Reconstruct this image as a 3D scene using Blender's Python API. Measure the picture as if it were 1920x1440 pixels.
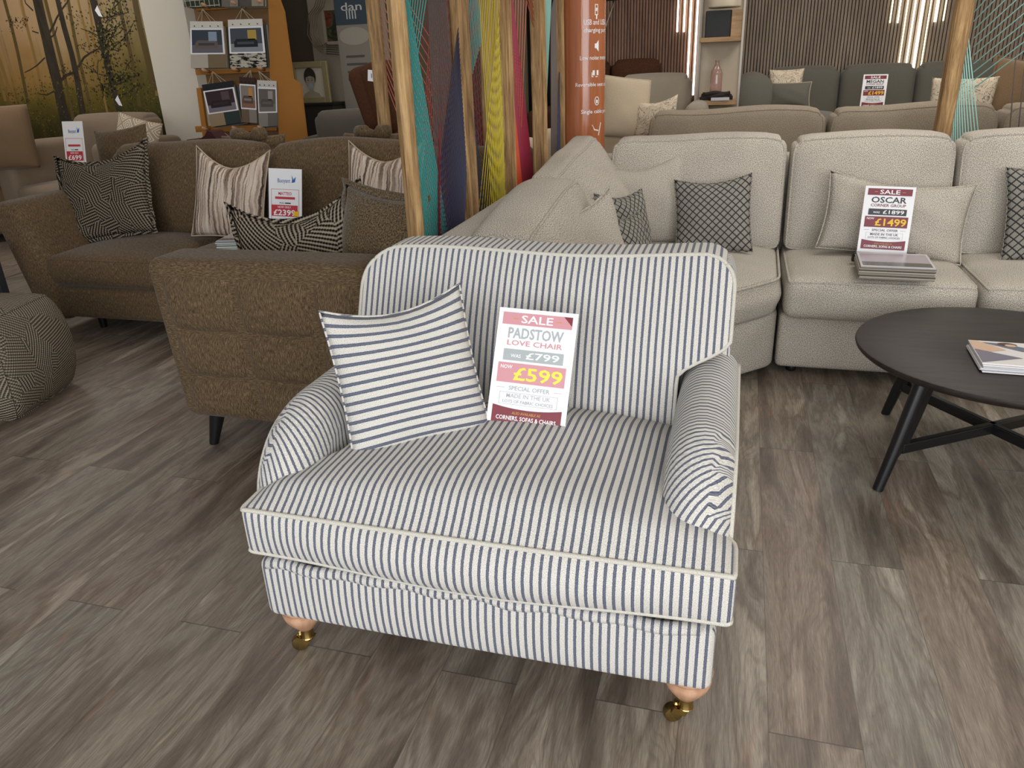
import bpy, bmesh, math, random
import numpy as np
from mathutils import Vector, Matrix, Euler
random.seed(7)
for o in list(bpy.data.objects): bpy.data.objects.remove(o)
S = bpy.context.scene
COL = S.collection
PI = math.pi

# ---------------------------------------------------------------- camera
cam_d = bpy.data.cameras.new('camera'); cam = bpy.data.objects.new('camera', cam_d); COL.objects.link(cam)
CAM_F, CAM_NX, CAM_NY, CAM_A, CAM_H = 1411.1, 1096.0, 4070.0, math.radians(-16.96), 1.31
def camera_matrix():
    dn = Vector((CAM_NX-960, CAM_NY-720, CAM_F)).normalized(); up = -dn
    fw = Vector((0, 0, 1)); y = (fw-up*fw.dot(up)).normalized(); x = y.cross(up)
    u = math.cos(CAM_A)*x+math.sin(CAM_A)*y; v = -math.sin(CAM_A)*x+math.cos(CAM_A)*y
    R = Matrix((u, v, up))                     # image-axes (x right, y down, z forward) -> world
    M = R @ Matrix(((1, 0, 0), (0, -1, 0), (0, 0, -1)))
    m = M.to_4x4(); m.translation = Vector((0, 0, CAM_H)); return m
cam.matrix_world = camera_matrix()
cam_d.sensor_width = 36; cam_d.lens = 36*CAM_F/1920; cam_d.clip_end = 60
S.camera = cam
S.view_settings.view_transform = 'Standard'; S.view_settings.look = 'None'
S.view_settings.gamma = 1; S.view_settings.use_curve_mapping = False
S.view_settings.exposure = 0.0

# ---------------------------------------------------------------- light
W = bpy.data.worlds.new('daylight'); S.world = W; W.use_nodes = True
W.node_tree.nodes['Background'].inputs[0].default_value = (0.78, 0.88, 1.0, 1)
W.node_tree.nodes['Background'].inputs[1].default_value = 0.5
def area(name, loc, rot, sx, sy, power, col):
    l = bpy.data.lights.new(name, 'AREA'); l.shape = 'RECTANGLE'; l.size = sx; l.size_y = sy; l.energy = power; l.color = col
    o = bpy.data.objects.new(name, l); COL.objects.link(o); o.location = loc; o.rotation_euler = [math.radians(a) for a in rot]; return o
area('shopfront_daylight', (1.2, -3.3, 1.75), (82, 0, 0), 7.0, 2.3, 285, (0.96, 0.975, 1.0))
for (lx, ly, p) in ((1.9, 0.6, 13), (0.9, 4.0, 28), (-2.6, 4.2, 13), (3.4, 3.0, 26), (-1.6, 6.4, 20), (1.2, 6.4, 36), (-6.2, 5.2, 26), (4.3, 6.6, 18)):
    area('ceiling_panel_light', (lx, ly, 2.97), (0, 0, 0), 1.1, 1.1, p, (1.0, 0.955, 0.90))

# ---------------------------------------------------------------- colour and material helpers
def lin(c):
    if isinstance(c, str):
        c = [int(c[i:i+2], 16)/255 for i in (0, 2, 4)]
    return tuple((x/12.92 if x <= .04045 else ((x+.055)/1.055)**2.4) for x in c)+(1,)
MATS = {}
class NT:
    def __init__(s, name, rough=.8, spec=.3, metal=0):
        s.m = bpy.data.materials.new(name); s.m.use_nodes = True; s.t = s.m.node_tree; s.b = s.t.nodes['Principled BSDF']
        s.b.inputs['Roughness'].default_value = rough; s.b.inputs['Specular IOR Level'].default_value = spec; s.b.inputs['Metallic'].default_value = metal
    def n(s, typ, **kw):
        nd = s.t.nodes.new(typ)
        for k, v in kw.items(): setattr(nd, k, v)
        return nd
    def put(s, sock, v):
        if isinstance(v, bpy.types.NodeSocket): s.t.links.new(v, sock)
        elif v is not None: sock.default_value = v
    def math(s, op, a, b=None, c=None, clamp=False):
        nd = s.n('ShaderNodeMath', operation=op, use_clamp=clamp); s.put(nd.inputs[0], a)
        if b is not None: s.put(nd.inputs[1], b)
        if c is not None: s.put(nd.inputs[2], c)
        return nd.outputs[0]
    def coord(s, kind='Object', scale=(1, 1, 1), rot=(0, 0, 0), loc=(0, 0, 0)):
        tc = s.n('ShaderNodeTexCoord'); mp = s.n('ShaderNodeMapping'); s.t.links.new(tc.outputs[kind], mp.inputs[0])
        mp.inputs['Scale'].default_value = scale; mp.inputs['Rotation'].default_value = rot; mp.inputs['Location'].default_value = loc
        return mp.outputs[0]
    def sep(s, v):
        nd = s.n('ShaderNodeSeparateXYZ'); s.put(nd.inputs[0], v); return nd.outputs
    def comb(s, x, y, z=0.0):
        nd = s.n('ShaderNodeCombineXYZ'); s.put(nd.inputs[0], x); s.put(nd.inputs[1], y); s.put(nd.inputs[2], z); return nd.outputs[0]
    def noise(s, vec, scale, detail=2, rough=.5, dist=0, out=0):
        nd = s.n('ShaderNodeTexNoise'); s.put(nd.inputs['Vector'], vec); nd.inputs['Scale'].default_value = scale
        nd.inputs['Detail'].default_value = detail; nd.inputs['Roughness'].default_value = rough; nd.inputs['Distortion'].default_value = dist
        return nd.outputs[out]
    def ramp(s, fac, stops, interp='LINEAR'):
        nd = s.n('ShaderNodeValToRGB'); s.put(nd.inputs[0], fac); cr = nd.color_ramp; cr.interpolation = interp
        while len(cr.elements) > len(stops): cr.elements.remove(cr.elements[-1])
        while len(cr.elements) < len(stops): cr.elements.new(.5)
        for e, (p, c) in zip(cr.elements, stops): e.position = p; e.color = lin(c)
        return nd.outputs[0]
    def mix(s, f, a, b, mode='MIX'):
        nd = s.n('ShaderNodeMix', data_type='RGBA', blend_type=mode); s.put(nd.inputs[0], f)
        s.put(nd.inputs[6], lin(a) if isinstance(a, str) else a); s.put(nd.inputs[7], lin(b) if isinstance(b, str) else b)
        return nd.outputs[2]
    def base(s, c): s.put(s.b.inputs['Base Color'], lin(c) if isinstance(c, str) else c)
    def bump(s, h, strength=.3, dist=.002):
        nd = s.n('ShaderNodeBump'); nd.inputs['Strength'].default_value = strength; nd.inputs['Distance'].default_value = dist
        s.put(nd.inputs['Height'], h); s.t.links.new(nd.outputs[0], s.b.inputs['Normal'])
def plain(name, c, rough=.6, spec=.4, metal=0):
    if name in MATS: return MATS[name]
    k = NT(name, rough, spec, metal); k.base(c); MATS[name] = k.m; return k.m
def glow(name, c, strength):
    k = NT(name); k.base(c); k.b.inputs['Emission Color'].default_value = lin(c); k.b.inputs['Emission Strength'].default_value = strength; return k.m

def fabric(name, c1, c2, scale=420, contrast=1.0, patch=6, c3=None, sheen=.2, aniso=(1, 1, 1), bump=.5, fine=1.0):
    """woven upholstery: thread speckle, broad tonal patches, fine bump"""
    k = NT(name, .92, .15); v = k.coord('UV', scale=(aniso[0], aniso[1], 1)); 
    f1 = k.noise(v, scale, 2, .6)
    g = k.ramp(f1, [(.5-.16/contrast, c1), (.5+.16/contrast, c2)])
    if patch:
        p = k.noise(k.coord('Object'), patch, 3, .6)
        pr = k.math('MULTIPLY_ADD', p, .34, .83); g = k.mix(1.0, g, k.comb(pr, pr, pr), 'MULTIPLY')
    if c3:
        q = k.noise(k.coord('UV', scale=(aniso[0], aniso[1], 1)), 230, 4, .8); qf = k.math('MULTIPLY_ADD', q, 6.0, -3.0, clamp=True)
        g = k.mix(k.math('MULTIPLY', qf, .6), g, c3)
    k.base(g); k.bump(f1, bump, .002)
    k.b.inputs['Sheen Weight'].default_value = sheen; k.b.inputs['Sheen Roughness'].default_value = .4
    return k.m
def stripe(name, axis=0, period=.0170, phase=0.0, duty=.36):
    """ivory ticking cloth with paired charcoal-blue stripes"""
    k = NT(name, .9, .15); x = k.sep(k.coord('UV'))[axis]; wv = k.coord('UV')
    wob = k.math('MULTIPLY', k.math('SUBTRACT', k.noise(wv, 500, 1), .5), .0022)
    t = k.math('FRACT', k.math('ADD', k.math('DIVIDE', k.math('ADD', x, wob), period), 50+phase))
    d = k.math('ABSOLUTE', k.math('SUBTRACT', t, .5))                        # 0 at stripe centre
    dark = k.math('SMOOTHSTEP', d, duty/2+.025, duty/2-.025) if False else k.math('MULTIPLY_ADD', d, -22.0, 22.0*duty/2+.5, clamp=True)
    core = k.math('MULTIPLY_ADD', d, -30.0, 30.0*.035+.5, clamp=True)
    nz = k.noise(wv, 620, 2, .6); iv = k.ramp(nz, [(.36, 'B5B0A5'), (.62, 'E6E3DC')])
    dk = k.ramp(nz, [(.36, '3A3D4A'), (.66, '757A8C')])
    dk = k.mix(k.math('MULTIPLY', core, .4), dk, '8B8F9C')
    k.base(k.mix(dark, iv, dk)); k.bump(nz, .5, .0016); k.b.inputs['Sheen Weight'].default_value = .1
    return k.m
def basket(name, dark, light, cell=11, freq=150, contrast=.5, seed=0):
    """short ribs lying in random directions"""
    k = NT(name, .95, .1); v = k.coord('UV', loc=(seed, seed*.7, 0))
    vo = k.n('ShaderNodeTexVoronoi'); k.put(vo.inputs['Vector'], v); vo.inputs['Scale'].default_value = cell; vo.distance = 'MANHATTAN'
    ang = k.math('MULTIPLY', k.math('ROUND', k.math('MULTIPLY', k.sep(vo.outputs['Color'])[0], 5.0)), PI/6+.35)
    s = k.sep(v); a = k.math('ADD', k.math('MULTIPLY', s[0], k.math('COSINE', ang)), k.math('MULTIPLY', s[1], k.math('SINE', ang)))
    b = k.math('SUBTRACT', k.math('MULTIPLY', s[1], k.math('COSINE', ang)), k.math('MULTIPLY', s[0], k.math('SINE', ang)))
    w = k.math('SINE', k.math('MULTIPLY', a, 2*PI*freq)); w2 = k.math('MULTIPLY', k.math('SINE', k.math('MULTIPLY', b, 2*PI*freq*1.3)), .35)
    h = k.math('ADD', w, w2)
    f = k.math('MULTIPLY_ADD', h, contrast, .5, clamp=True); k.base(k.mix(f, dark, light)); k.bump(h, .9, .003); return k.m
def diamond(name):
    k = NT(name, .95, .1); s = k.sep(k.coord('UV')); p = .037
    a = k.math('DIVIDE', k.math('ADD', s[0], s[1]), p); b = k.math('DIVIDE', k.math('SUBTRACT', s[0], s[1]), p)
    da = k.math('ABSOLUTE', k.math('SUBTRACT', k.math('FRACT', k.math('ADD', a, 40)), .5)); db = k.math('ABSOLUTE', k.math('SUBTRACT', k.math('FRACT', k.math('ADD', b, 40)), .5))
    e = k.math('MAXIMUM', da, db); line = k.math('MULTIPLY_ADD', e, 16, -16*.37, clamp=True)
    sp = k.math('MULTIPLY', k.math('SINE', k.math('MULTIPLY', s[0], 1150)), k.math('SINE', k.math('MULTIPLY', s[1], 1150)))
    spf = k.math('MULTIPLY_ADD', sp, .9, .62, clamp=True)
    g = k.mix(spf, '56544E', 'B0ACA2'); n_ = k.noise(k.coord('UV'), 300, 2)
    g = k.mix(k.math('MULTIPLY', line, k.math('MULTIPLY_ADD', n_, .4, .72)), g, '232426'); k.base(g); k.bump(sp, .4, .0015); return k.m
def brushed(name):
    """soft water-coloured stripes in brown, cream and charcoal"""
    k = NT(name, .6, .3); v = k.coord('UV'); s = k.sep(v)
    wob = k.math('MULTIPLY', k.math('SUBTRACT', k.noise(k.coord('UV', scale=(1, 1, 1)), 9, 4, .7), .5), .035)
    x = k.math('ADD', s[0], wob); n1 = k.noise(k.comb(k.math('MULTIPLY', x, 26), k.math('MULTIPLY', s[1], .7), 0), 1.0, 3, .6)
    g = k.ramp(n1, [(.30, '2E2B2B'), (.40, '6E5B4E'), (.47, 'B9A492'), (.52, 'D8CBBB'), (.57, '8D7462'), (.64, '453B38'), (.72, 'A08C7C')])
    k.base(g); k.bump(n1, .2, .002); return k.m
def wood(name, c1, c2, c3=None, scale=(30, 30, 2.2), rough=.55, spec=.35, bump=.2, kind='Object'):
    k = NT(name, rough, spec); v = k.coord(kind, scale=scale)
    n1 = k.noise(v, 1.0, 5, .65, .6); n2 = k.noise(v, 4.0, 3, .7)
    f = k.math('ADD', k.math('MULTIPLY', n1, .7), k.math('MULTIPLY', n2, .3)); g = k.ramp(f, [(.36, c1), (.52, c2), (.66, c3 or c2)])
    k.base(g); k.bump(f, bump, .002); return k.m

# ---------------------------------------------------------------- mesh helpers
def T(v, m): return [m @ Vector(p) for p in v]
def setp(o, **kw):
    for k_, v_ in kw.items(): o[k_] = v_
    return o
def link_mesh(name, verts, faces, mats, parent=None, uvs=None, smooth=True, mi=None, loc=None, rot=None, sharp=None):
    me = bpy.data.meshes.new(name); me.from_pydata([tuple(v) for v in verts], [], faces)
    if not isinstance(mats, (list, tuple)): mats = [mats]
    for m_ in mats: me.materials.append(m_)
    if mi is not None: me.polygons.foreach_set('material_index', mi)
    me.polygons.foreach_set('use_smooth', [smooth]*len(me.polygons))
    uvl = me.uv_layers.new(name='UVMap')
    if uvs is not None:
        flat = [c for f_ in uvs for uv in f_ for c in uv]; uvl.data.foreach_set('uv', flat)
    else:
        data = []
        for p in me.polygons:
            n_ = p.normal; a = max(range(3), key=lambda i: abs(n_[i]))
            for vi in p.vertices:
                c = me.vertices[vi].co; data += [(c.y, c.z), (c.x, c.z), (c.x, c.y)][a]
        uvl.data.foreach_set('uv', data)
    me.update()
    if smooth and sharp: me.set_sharp_from_angle(angle=math.radians(sharp))
    o = bpy.data.objects.new(name, me); COL.objects.link(o); o.parent = parent
    if loc is not None: o.location = loc
    if rot is not None: o.rotation_euler = [math.radians(a) for a in rot]
    return o
def empty(name, loc=(0, 0, 0), rz=0, label=None, cat=None, group=None):
    o = bpy.data.objects.new(name, None); COL.objects.link(o); o.location = loc; o.rotation_euler = (0, 0, math.radians(rz)); o.empty_display_size = .1
    if label: o['label'] = label
    if cat: o['category'] = cat
    if group: o['group'] = group
    return o
def tag(o, label, cat, group=None):
    o['label'] = label; o['category'] = cat
    if group: o['group'] = group
    return o
class MB:
    """collects shapes into one mesh, with material slots"""
    def __init__(s): s.v = []; s.f = []; s.m = []; s.mats = []
    def slot(s, m):
        if m not in s.mats: s.mats.append(m)
        return s.mats.index(m)
    def add(s, v, f, m):
        k = len(s.v); i = s.slot(m); s.v += [tuple(p) for p in v]; s.f += [tuple(a+k for a in q) for q in f]; s.m += [i]*len(f); return s
    def box(s, c, d, m, rot=None, bev=0):
        x, y, z = d[0]/2, d[1]/2, d[2]/2
        if bev:
            bm = bmesh.new(); bmesh.ops.create_cube(bm, size=1); bmesh.ops.scale(bm, vec=d, verts=bm.verts)
            bmesh.ops.bevel(bm, geom=bm.edges[:], offset=bev, segments=2, affect='EDGES', profile=.5); bm.verts.ensure_lookup_table()
            v = [p.co.copy() for p in bm.verts]; f = [tuple(q.index for q in fc.verts) for fc in bm.faces]; bm.free()
        else:
            v = [Vector((a*x, b*y, e*z)) for a in (-1, 1) for b in (-1, 1) for e in (-1, 1)]
            f = [(0, 1, 3, 2), (4, 6, 7, 5), (0, 4, 5, 1), (2, 3, 7, 6), (0, 2, 6, 4), (1, 5, 7, 3)]
        M = (Euler([math.radians(a) for a in rot]).to_matrix() if rot else Matrix.Identity(3))
        return s.add([M @ p+Vector(c) for p in v], f, m)
    def hexa(s, bot, top, m):
        v = [Vector(p) for p in list(bot)+list(top)]
        return s.add(v, [(3, 2, 1, 0), (4, 5, 6, 7), (0, 1, 5, 4), (1, 2, 6, 5), (2, 3, 7, 6), (3, 0, 4, 7)], m)
    def tube(s, pts, r, m, n=8, closed=False):
        pts = [Vector(p) for p in pts]; N = len(pts); rr = r if isinstance(r, (list, tuple)) else [r]*N; v = []; prev = None
        for i, p in enumerate(pts):
            a = pts[(i-1) % N] if (closed or i > 0) else p; b = pts[(i+1) % N] if (closed or i < N-1) else p
            t = (b-a).normalized()
            if prev is None: prev = (Vector((0, 0, 1)) if abs(t.z) < .9 else Vector((1, 0, 0)))
            prev = (prev-t*prev.dot(t)).normalized(); q = t.cross(prev)
            for j in range(n): an = 2*PI*j/n; v.append(p+(prev*math.cos(an)+q*math.sin(an))*rr[i])
        f = [(i*n+j, i*n+(j+1) % n, ((i+1) % N)*n+(j+1) % n, ((i+1) % N)*n+j) for i in range(N if closed else N-1) for j in range(n)]
        if not closed: f += [tuple(range(n-1, -1, -1)), tuple((N-1)*n+j for j in range(n))]
        return s.add(v, f, m)
    def lathe(s, prof, m, n=24, c=(0, 0, 0)):
        v = [Vector((c[0]+r*math.cos(2*PI*j/n), c[1]+r*math.sin(2*PI*j/n), c[2]+z)) for r, z in prof for j in range(n)]
        f = [(i*n+j, i*n+(j+1) % n, (i+1)*n+(j+1) % n, (i+1)*n+j) for i in range(len(prof)-1) for j in range(n)]
        f += [tuple(range(n-1, -1, -1)), tuple((len(prof)-1)*n+j for j in range(n))]
        return s.add(v, f, m)
    def poly(s, pts, m): return s.add(pts, [tuple(range(len(pts)))], m)
    def prism(s, pts, dvec, m):
        """closed outline pushed along dvec"""
        n = len(pts); a = [Vector(p) for p in pts]; b = [p+Vector(dvec) for p in a]
        return s.add(a+b, [tuple(range(n-1, -1, -1)), tuple(range(n, 2*n))]+[(i, (i+1) % n, n+(i+1) % n, n+i) for i in range(n)], m)
    def text(s, txt, x, z, h, m, w=None, y=0, bold=0.0, align='C', shear=0):
        """lettering in the local XZ plane facing -y; h = cap height, w = fitted width"""
        cu = bpy.data.curves.new('t', 'FONT'); cu.body = txt; cu.size = 1; cu.offset = bold; cu.resolution_u = 2; cu.fill_mode = 'FRONT'
        ob = bpy.data.objects.new('t', cu); COL.objects.link(ob); dg = bpy.context.evaluated_depsgraph_get(); me = bpy.data.meshes.new_from_object(ob.evaluated_get(dg))
        P = [v.co.copy() for v in me.vertices]; F = [tuple(p.vertices) for p in me.polygons]
        bpy.data.objects.remove(ob); bpy.data.curves.remove(cu); bpy.data.meshes.remove(me)
        if not P: return s
        x0 = min(p.x for p in P); x1 = max(p.x for p in P); sc = h/.70; wx = (x1-x0)*sc; sx = sc*(w/wx if w else 1); W_ = (x1-x0)*sx
        ox = {'C': x-W_/2, 'L': x, 'R': x-W_}[align]
        return s.add([(ox+(p.x-x0)*sx+p.y*sc*shear, y, z+p.y*sc) for p in P], F, m)
    def rect(s, x0, z0, x1, z1, m, y=0): return s.poly([(x0, y, z0), (x1, y, z0), (x1, y, z1), (x0, y, z1)], m)
    def build(s, name, parent=None, smooth=False, loc=None, rot=None, sharp=None, uvs=None):
        return link_mesh(name, s.v, s.f, s.mats, parent, uvs=uvs, smooth=smooth, mi=s.m, loc=loc, rot=rot, sharp=sharp)

def axis_pts(h, r, n):
    a = [-h+r*t for t in (0, .3, .6, 1)] if r > 0 else [-h]
    b = [h-r*t for t in (1, .6, .3, 0)] if r > 0 else [h]
    mid = [-h+r+(2*h-2*r)*i/n for i in range(1, n)]
    return a+mid+b
class Soft:
    """upholstered block: rounded, puffed, shaped; keeps its lattice so piping can follow the seams"""
    def __init__(s, size, r=.03, n=(10, 10, 4), puff=(0, 0, 0), c=(0, 0, 0), fn=None, R2=None, pw=1.0, uvfn=None):
        s.h = [a/2 for a in size]; s.r = min(r, min(s.h)*.98); s.puff = puff; s.c = c; s.fn = fn; s.R2 = R2; s.pw = pw; s.uvfn = uvfn
        s.ax = [axis_pts(s.h[i], s.r, n[i]) for i in range(3)]
    def pt(s, p, off=0):
        h, r = s.h, s.r; q = [max(-(h[i]-r), min(h[i]-r, p[i])) for i in range(3)]; d = [p[i]-q[i] for i in range(3)]
        L = math.sqrt(sum(a*a for a in d))
        o = [q[i]+(d[i]/L*(r+off) if L > 1e-9 else 0) for i in range(3)]
        if s.R2:
            for (pl, R, qs) in s.R2:
                i, j = {'xz': (0, 2), 'yz': (1, 2), 'xy': (0, 1)}[pl]
                si, sj = (1 if o[i] > 0 else -1), (1 if o[j] > 0 else -1)
                if qs and (si, sj) not in qs: continue
                a = abs(o[i])-(h[i]-R); b = abs(o[j])-(h[j]-R)
                if a > 0 and b > 0:
                    k_ = max(a, b)/math.hypot(a, b); o[i] = si*((h[i]-R)+a*k_); o[j] = sj*((h[j]-R)+b*k_)
        e = [max(0, 1-(o[i]/h[i])**2)**s.pw for i in range(3)]
        for i in range(3):
            if s.puff[i]:
                j, k_ = [a for a in range(3) if a != i]; o[i] += s.puff[i]*(o[i]/h[i])*e[j]*e[k_]
        if s.fn: o = list(s.fn(*o))
        return Vector((o[0]+s.c[0], o[1]+s.c[1], o[2]+s.c[2]))
    def mesh(s):
        idx = {}; V = []; F = []; U = []; N = [len(a) for a in s.ax]; raw = []
        def vid(i, j, k_):
            key = (i, j, k_)
            if key not in idx:
                p = (s.ax[0][i], s.ax[1][j], s.ax[2][k_]); idx[key] = len(V); V.append(s.pt(p)); raw.append(p)
            return idx[key]
        for a in range(3):
            b, c = [(1, 2), (0, 2), (0, 1)][a]
            for side in (0, N[a]-1):
                for i in range(N[b]-1):
                    for j in range(N[c]-1):
                        q = []
                        for (di, dj) in ((0, 0), (1, 0), (1, 1), (0, 1)):
                            k_ = [0, 0, 0]; k_[a] = side; k_[b] = i+di; k_[c] = j+dj; q.append(vid(*k_))
                        flip = (side == 0) ^ (a == 1)
                        if flip: q = q[::-1]
                        F.append(tuple(q))
                        if s.uvfn: U.append([s.uvfn(raw[t], V[t], a, side > 0) for t in q])
                        else: U.append([(V[t].y, V[t].z) if a == 0 else (V[t].x, V[t].z) if a == 1 else (V[t].x, V[t].y) for t in q])
        return V, F, U
    def obj(s, name, mat, parent=None, **kw):
        V, F, U = s.mesh(); return link_mesh(name, V, F, mat, parent, uvs=U, **kw)
    def ring(s, axis, side, off=.0, skip=None):
        """seam line round the face (axis, side)"""
        b, c = [(1, 2), (0, 2), (0, 1)][axis]; A, B = s.ax[b], s.ax[c]; f = s.h[axis]*side; out = []
        path = [(x, B[0]) for x in A]+[(A[-1], y) for y in B[1:]]+[(x, B[-1]) for x in A[::-1][1:]]+[(A[0], y) for y in B[::-1][1:-1]]
        for (p, q) in path:
            k_ = [0, 0, 0]; k_[axis] = f; k_[b] = p; k_[c] = q
            if skip and skip(k_): continue
            out.append(s.pt(k_, off))
        return out
def pillow_mesh(w, h, t, n=14, pinch=.07, dent=0.0, wr=.006, flange=0.0, seed=1, peak=0.0, fold=0.0):
    """scatter cushion in local XZ, base at z=0, front faces -y"""
    rnd = random.Random(seed); ph = [rnd.uniform(0, 6) for _ in range(6)]; V = []; F = []; U = []; idx = {}
    ts = [math.sin(PI/2*(-1+2*i/n))*.55+(-1+2*i/n)*.45 for i in range(n+1)]
    def P(s_, t_, sd):
        a, b = abs(s_), abs(t_); e = max(0, (1-a**2.4))*max(0, (1-b**2.4)); y = t/2*(e**.55)
        y += wr*math.sin(5*s_+ph[0]+3*t_)*math.sin(4*t_+ph[1])*e**.3
        x = w/2*s_*(1-pinch*(1-b*b)); z = h/2*t_*(1-pinch*(1-a*a))
        if t_ > 0: z -= dent*(1-a**1.5)*t_**2; z += peak*(a**2)*(t_**2)
        y0 = fold*(s_**2)*max(0, t_)
        return Vector((x, y0+(-y if sd == 0 else y*.75), z+h/2))
    for sd in (0, 1):
        for i in range(n):
            for j in range(n):
                q = []; uv = []
                for di, dj in ((0, 0), (1, 0), (1, 1), (0, 1)):
                    a, b = i+di, j+dj; edge = a in (0, n) or b in (0, n); key = (a, b, 0 if edge else sd)
                    if key not in idx: idx[key] = len(V); V.append(P(ts[a], ts[b], sd))
                    q.append(idx[key]); uv.append((w/2*ts[a], h/2*ts[b]))
                if sd: q = q[::-1]; uv = uv[::-1]
                F.append(tuple(q)); U.append(uv)
    border = [P(ts[i], -1, 0) for i in range(n+1)]+[P(1, ts[i], 0) for i in range(1, n+1)]+[P(ts[i], 1, 0) for i in range(n-1, -1, -1)]+[P(-1, ts[i], 0) for i in range(n-1, 0, -1)]
    return V, F, U, border
def pillow(name, w, h, t, mat, loc, rot, label, group=None, edge=None, edge_mat=None, frill=0, **kw):
    """frill = width of a flat sewn border"""
    V, F, U, B = pillow_mesh(w, h, t, **kw); root = None
    o = link_mesh(name, V, F, mat, None, uvs=U, loc=loc, rot=rot)
    if label: tag(o, label, 'cushion', group)
    if edge:
        m = MB().tube(B, edge, edge_mat or mat, 6, True); m.build('edge_piping', o, True)
    if frill:
        m = MB(); c = Vector((0, 0, h/2)); out = []; rnd = random.Random(5)
        for i, p in enumerate(B):
            d = (p-c); d.y = 0; d.normalize(); out.append(p+d*frill+Vector((0, .006*math.sin(i*1.9), 0)))
        n_ = len(B); Vv = [p+Vector((0, -.004, 0)) for p in B]+[p+Vector((0, -.003, 0)) for p in out]+[p+Vector((0, .003, 0)) for p in out]+[p+Vector((0, .004, 0)) for p in B]
        Ff = [(k_*n_+i, k_*n_+(i+1) % n_, (k_+1)*n_+(i+1) % n_, (k_+1)*n_+i) for k_ in range(3) for i in range(n_)]
        link_mesh('flange', Vv, Ff, edge_mat or mat, o)
    return o
def st(name, *a, **k):
    o = MB(); return o
def struct_box(name, c, d, m):
    o = MB().box(c, d, m).build(name); o['kind'] = 'structure'; return o
# measured points: where a sight line from the camera meets a plane at a known distance or height
_M3 = camera_matrix().to_3x3() @ Matrix(((1, 0, 0), (0, -1, 0), (0, 0, -1)))
def _ray(px, py): return _M3 @ Vector((px-960, py-720, CAM_F))
def aty(px, py, Y): r = _ray(px, py); return Vector((0, 0, CAM_H))+r*(Y/r.y)
def atz(px, py, Z): r = _ray(px, py); return Vector((0, 0, CAM_H))+r*((Z-CAM_H)/r.z)

# ---------------------------------------------------------------- materials
STR = stripe('ticking_upright', 0); STRH = stripe('ticking_level', 1, .0215)
IVORY = fabric('ivory_piping', 'B8B3A6', 'DCD8CD', 500, patch=0)
OSC = fabric('oatmeal_weave', '7F776B', 'D8D0C3', 300, 1.3, patch=5, bump=.9, sheen=.05)
LINEN = fabric('sand_linen', '7A6F60', 'A0937F', 220, 1.0, patch=5, sheen=.05)
BRN = fabric('brown_chenille', '3F3223', '6B5841', 380, 1.0, patch=4, c3='9A8262', aniso=(1, .18, 1), sheen=.12)
BRN2 = fabric('brown_chenille_level', '3F3223', '6B5841', 380, 1.0, patch=4, c3='9A8262', aniso=(.18, 1, 1), sheen=.12)
BCUSH = fabric('brown_ribbed', '3B3023', '77654C', 170, 1.3, patch=0, aniso=(1, .8, 1), bump=.9)
TAUPE = fabric('taupe_velvet', '7B6B5A', '93816D', 200, .6, patch=3, sheen=.15)
TAN = fabric('tan_weave', '6E5841', '876E53', 250, .8, patch=3)
CHAR = fabric('charcoal_velvet', '5A574D', '6E6A60', 200, .6, patch=2, sheen=.15)
MIDG = fabric('mid_grey_velvet', '57504A', '6A6259', 200, .6, patch=2, sheen=.15)
LEATH = fabric('brown_leather', '43291B', '543524', 60, .6, patch=3, bump=.1, sheen=0)
RECL = fabric('greige_suede', '857B6C', '998E7E', 200, .6, patch=3)
CREAM = fabric('cream_velvet', 'AC9C84', 'C4B49B', 200, .6, patch=3)
CHEV = basket('black_ribbed_weave', '1A1716', '8F826F', 8, 62, .62)
CHEV2 = basket('black_ribbed_weave_bold', '171413', 'A39580', 8, 60, .65, 3.1)
POUFM = basket('grey_ribbed_weave', '51473B', 'A89D8A', 7, 84, .55, 1.7)
DIA = diamond('lozenge_weave'); BRUSH = brushed('brushed_stripe')
BLACKF = plain('black_metal', '17171A', .4); BLKW = wood('black_stained_oak', '221D1A', '2E2723', '362E29', (3, 40, 40), .5, .28, .15)
BLKLEG = plain('black_painted_leg', '151517', .32, .5)
BEECH = wood('pale_turned_wood', 'A97F63', 'BF9374', 'CDA385', (20, 20, 6), .35, .5, .05)
BRASS = plain('brass', 'B79A5E', .18, .5, 1.0); BRASSD = plain('brass_wheel', 'A58F5C', .25, .5, 1.0)
MANGO = wood('rough_mango_wood', '6E5235', 'A38258', 'C9A877', (34, 34, 2.4), .7, .25, .5)
OAK = wood('light_oak', '8A6B49', 'A5835C', 'B39167', (3, 30, 30), .5)
ORANGE_MDF = plain('orange_mdf', 'A8702F', .5); PAPER = plain('white_paper', 'F2F1F2', .35, .5)
MAROON = plain('print_maroon', '7A2230', .4); PGREY = plain('print_charcoal', '2B2B2E', .4); PYEL = plain('print_yellow', 'F2C21C', .4)
PRED = plain('print_red', 'C33A44', .4); PBLUE = plain('print_blue', '3568A8', .4); PWHITE = plain('print_white', 'FAFAFA', .4); PGOLD = plain('print_gold', 'CF9A3A', .4)
PLG = plain('print_pale_grey', 'B8B8BC', .4); GLAREM = plain('print_glare_maroon', 'CF9298', .4); GLAREG = plain('print_glare_grey', 'A9AFB0', .4); GLAREY = plain('print_glare_yellow', 'F0E04C', .4)  # maroon, grey and yellow here are bleached to paint in glare
DARKGAP = plain('dark_void', '0E0D0D', .9, .1)
k = NT('clear_acrylic', .05, .5); k.base('FFFFFF'); k.b.inputs['Transmission Weight'].default_value = 1; k.b.inputs['IOR'].default_value = 1.2; ACRYL = k.m

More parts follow.
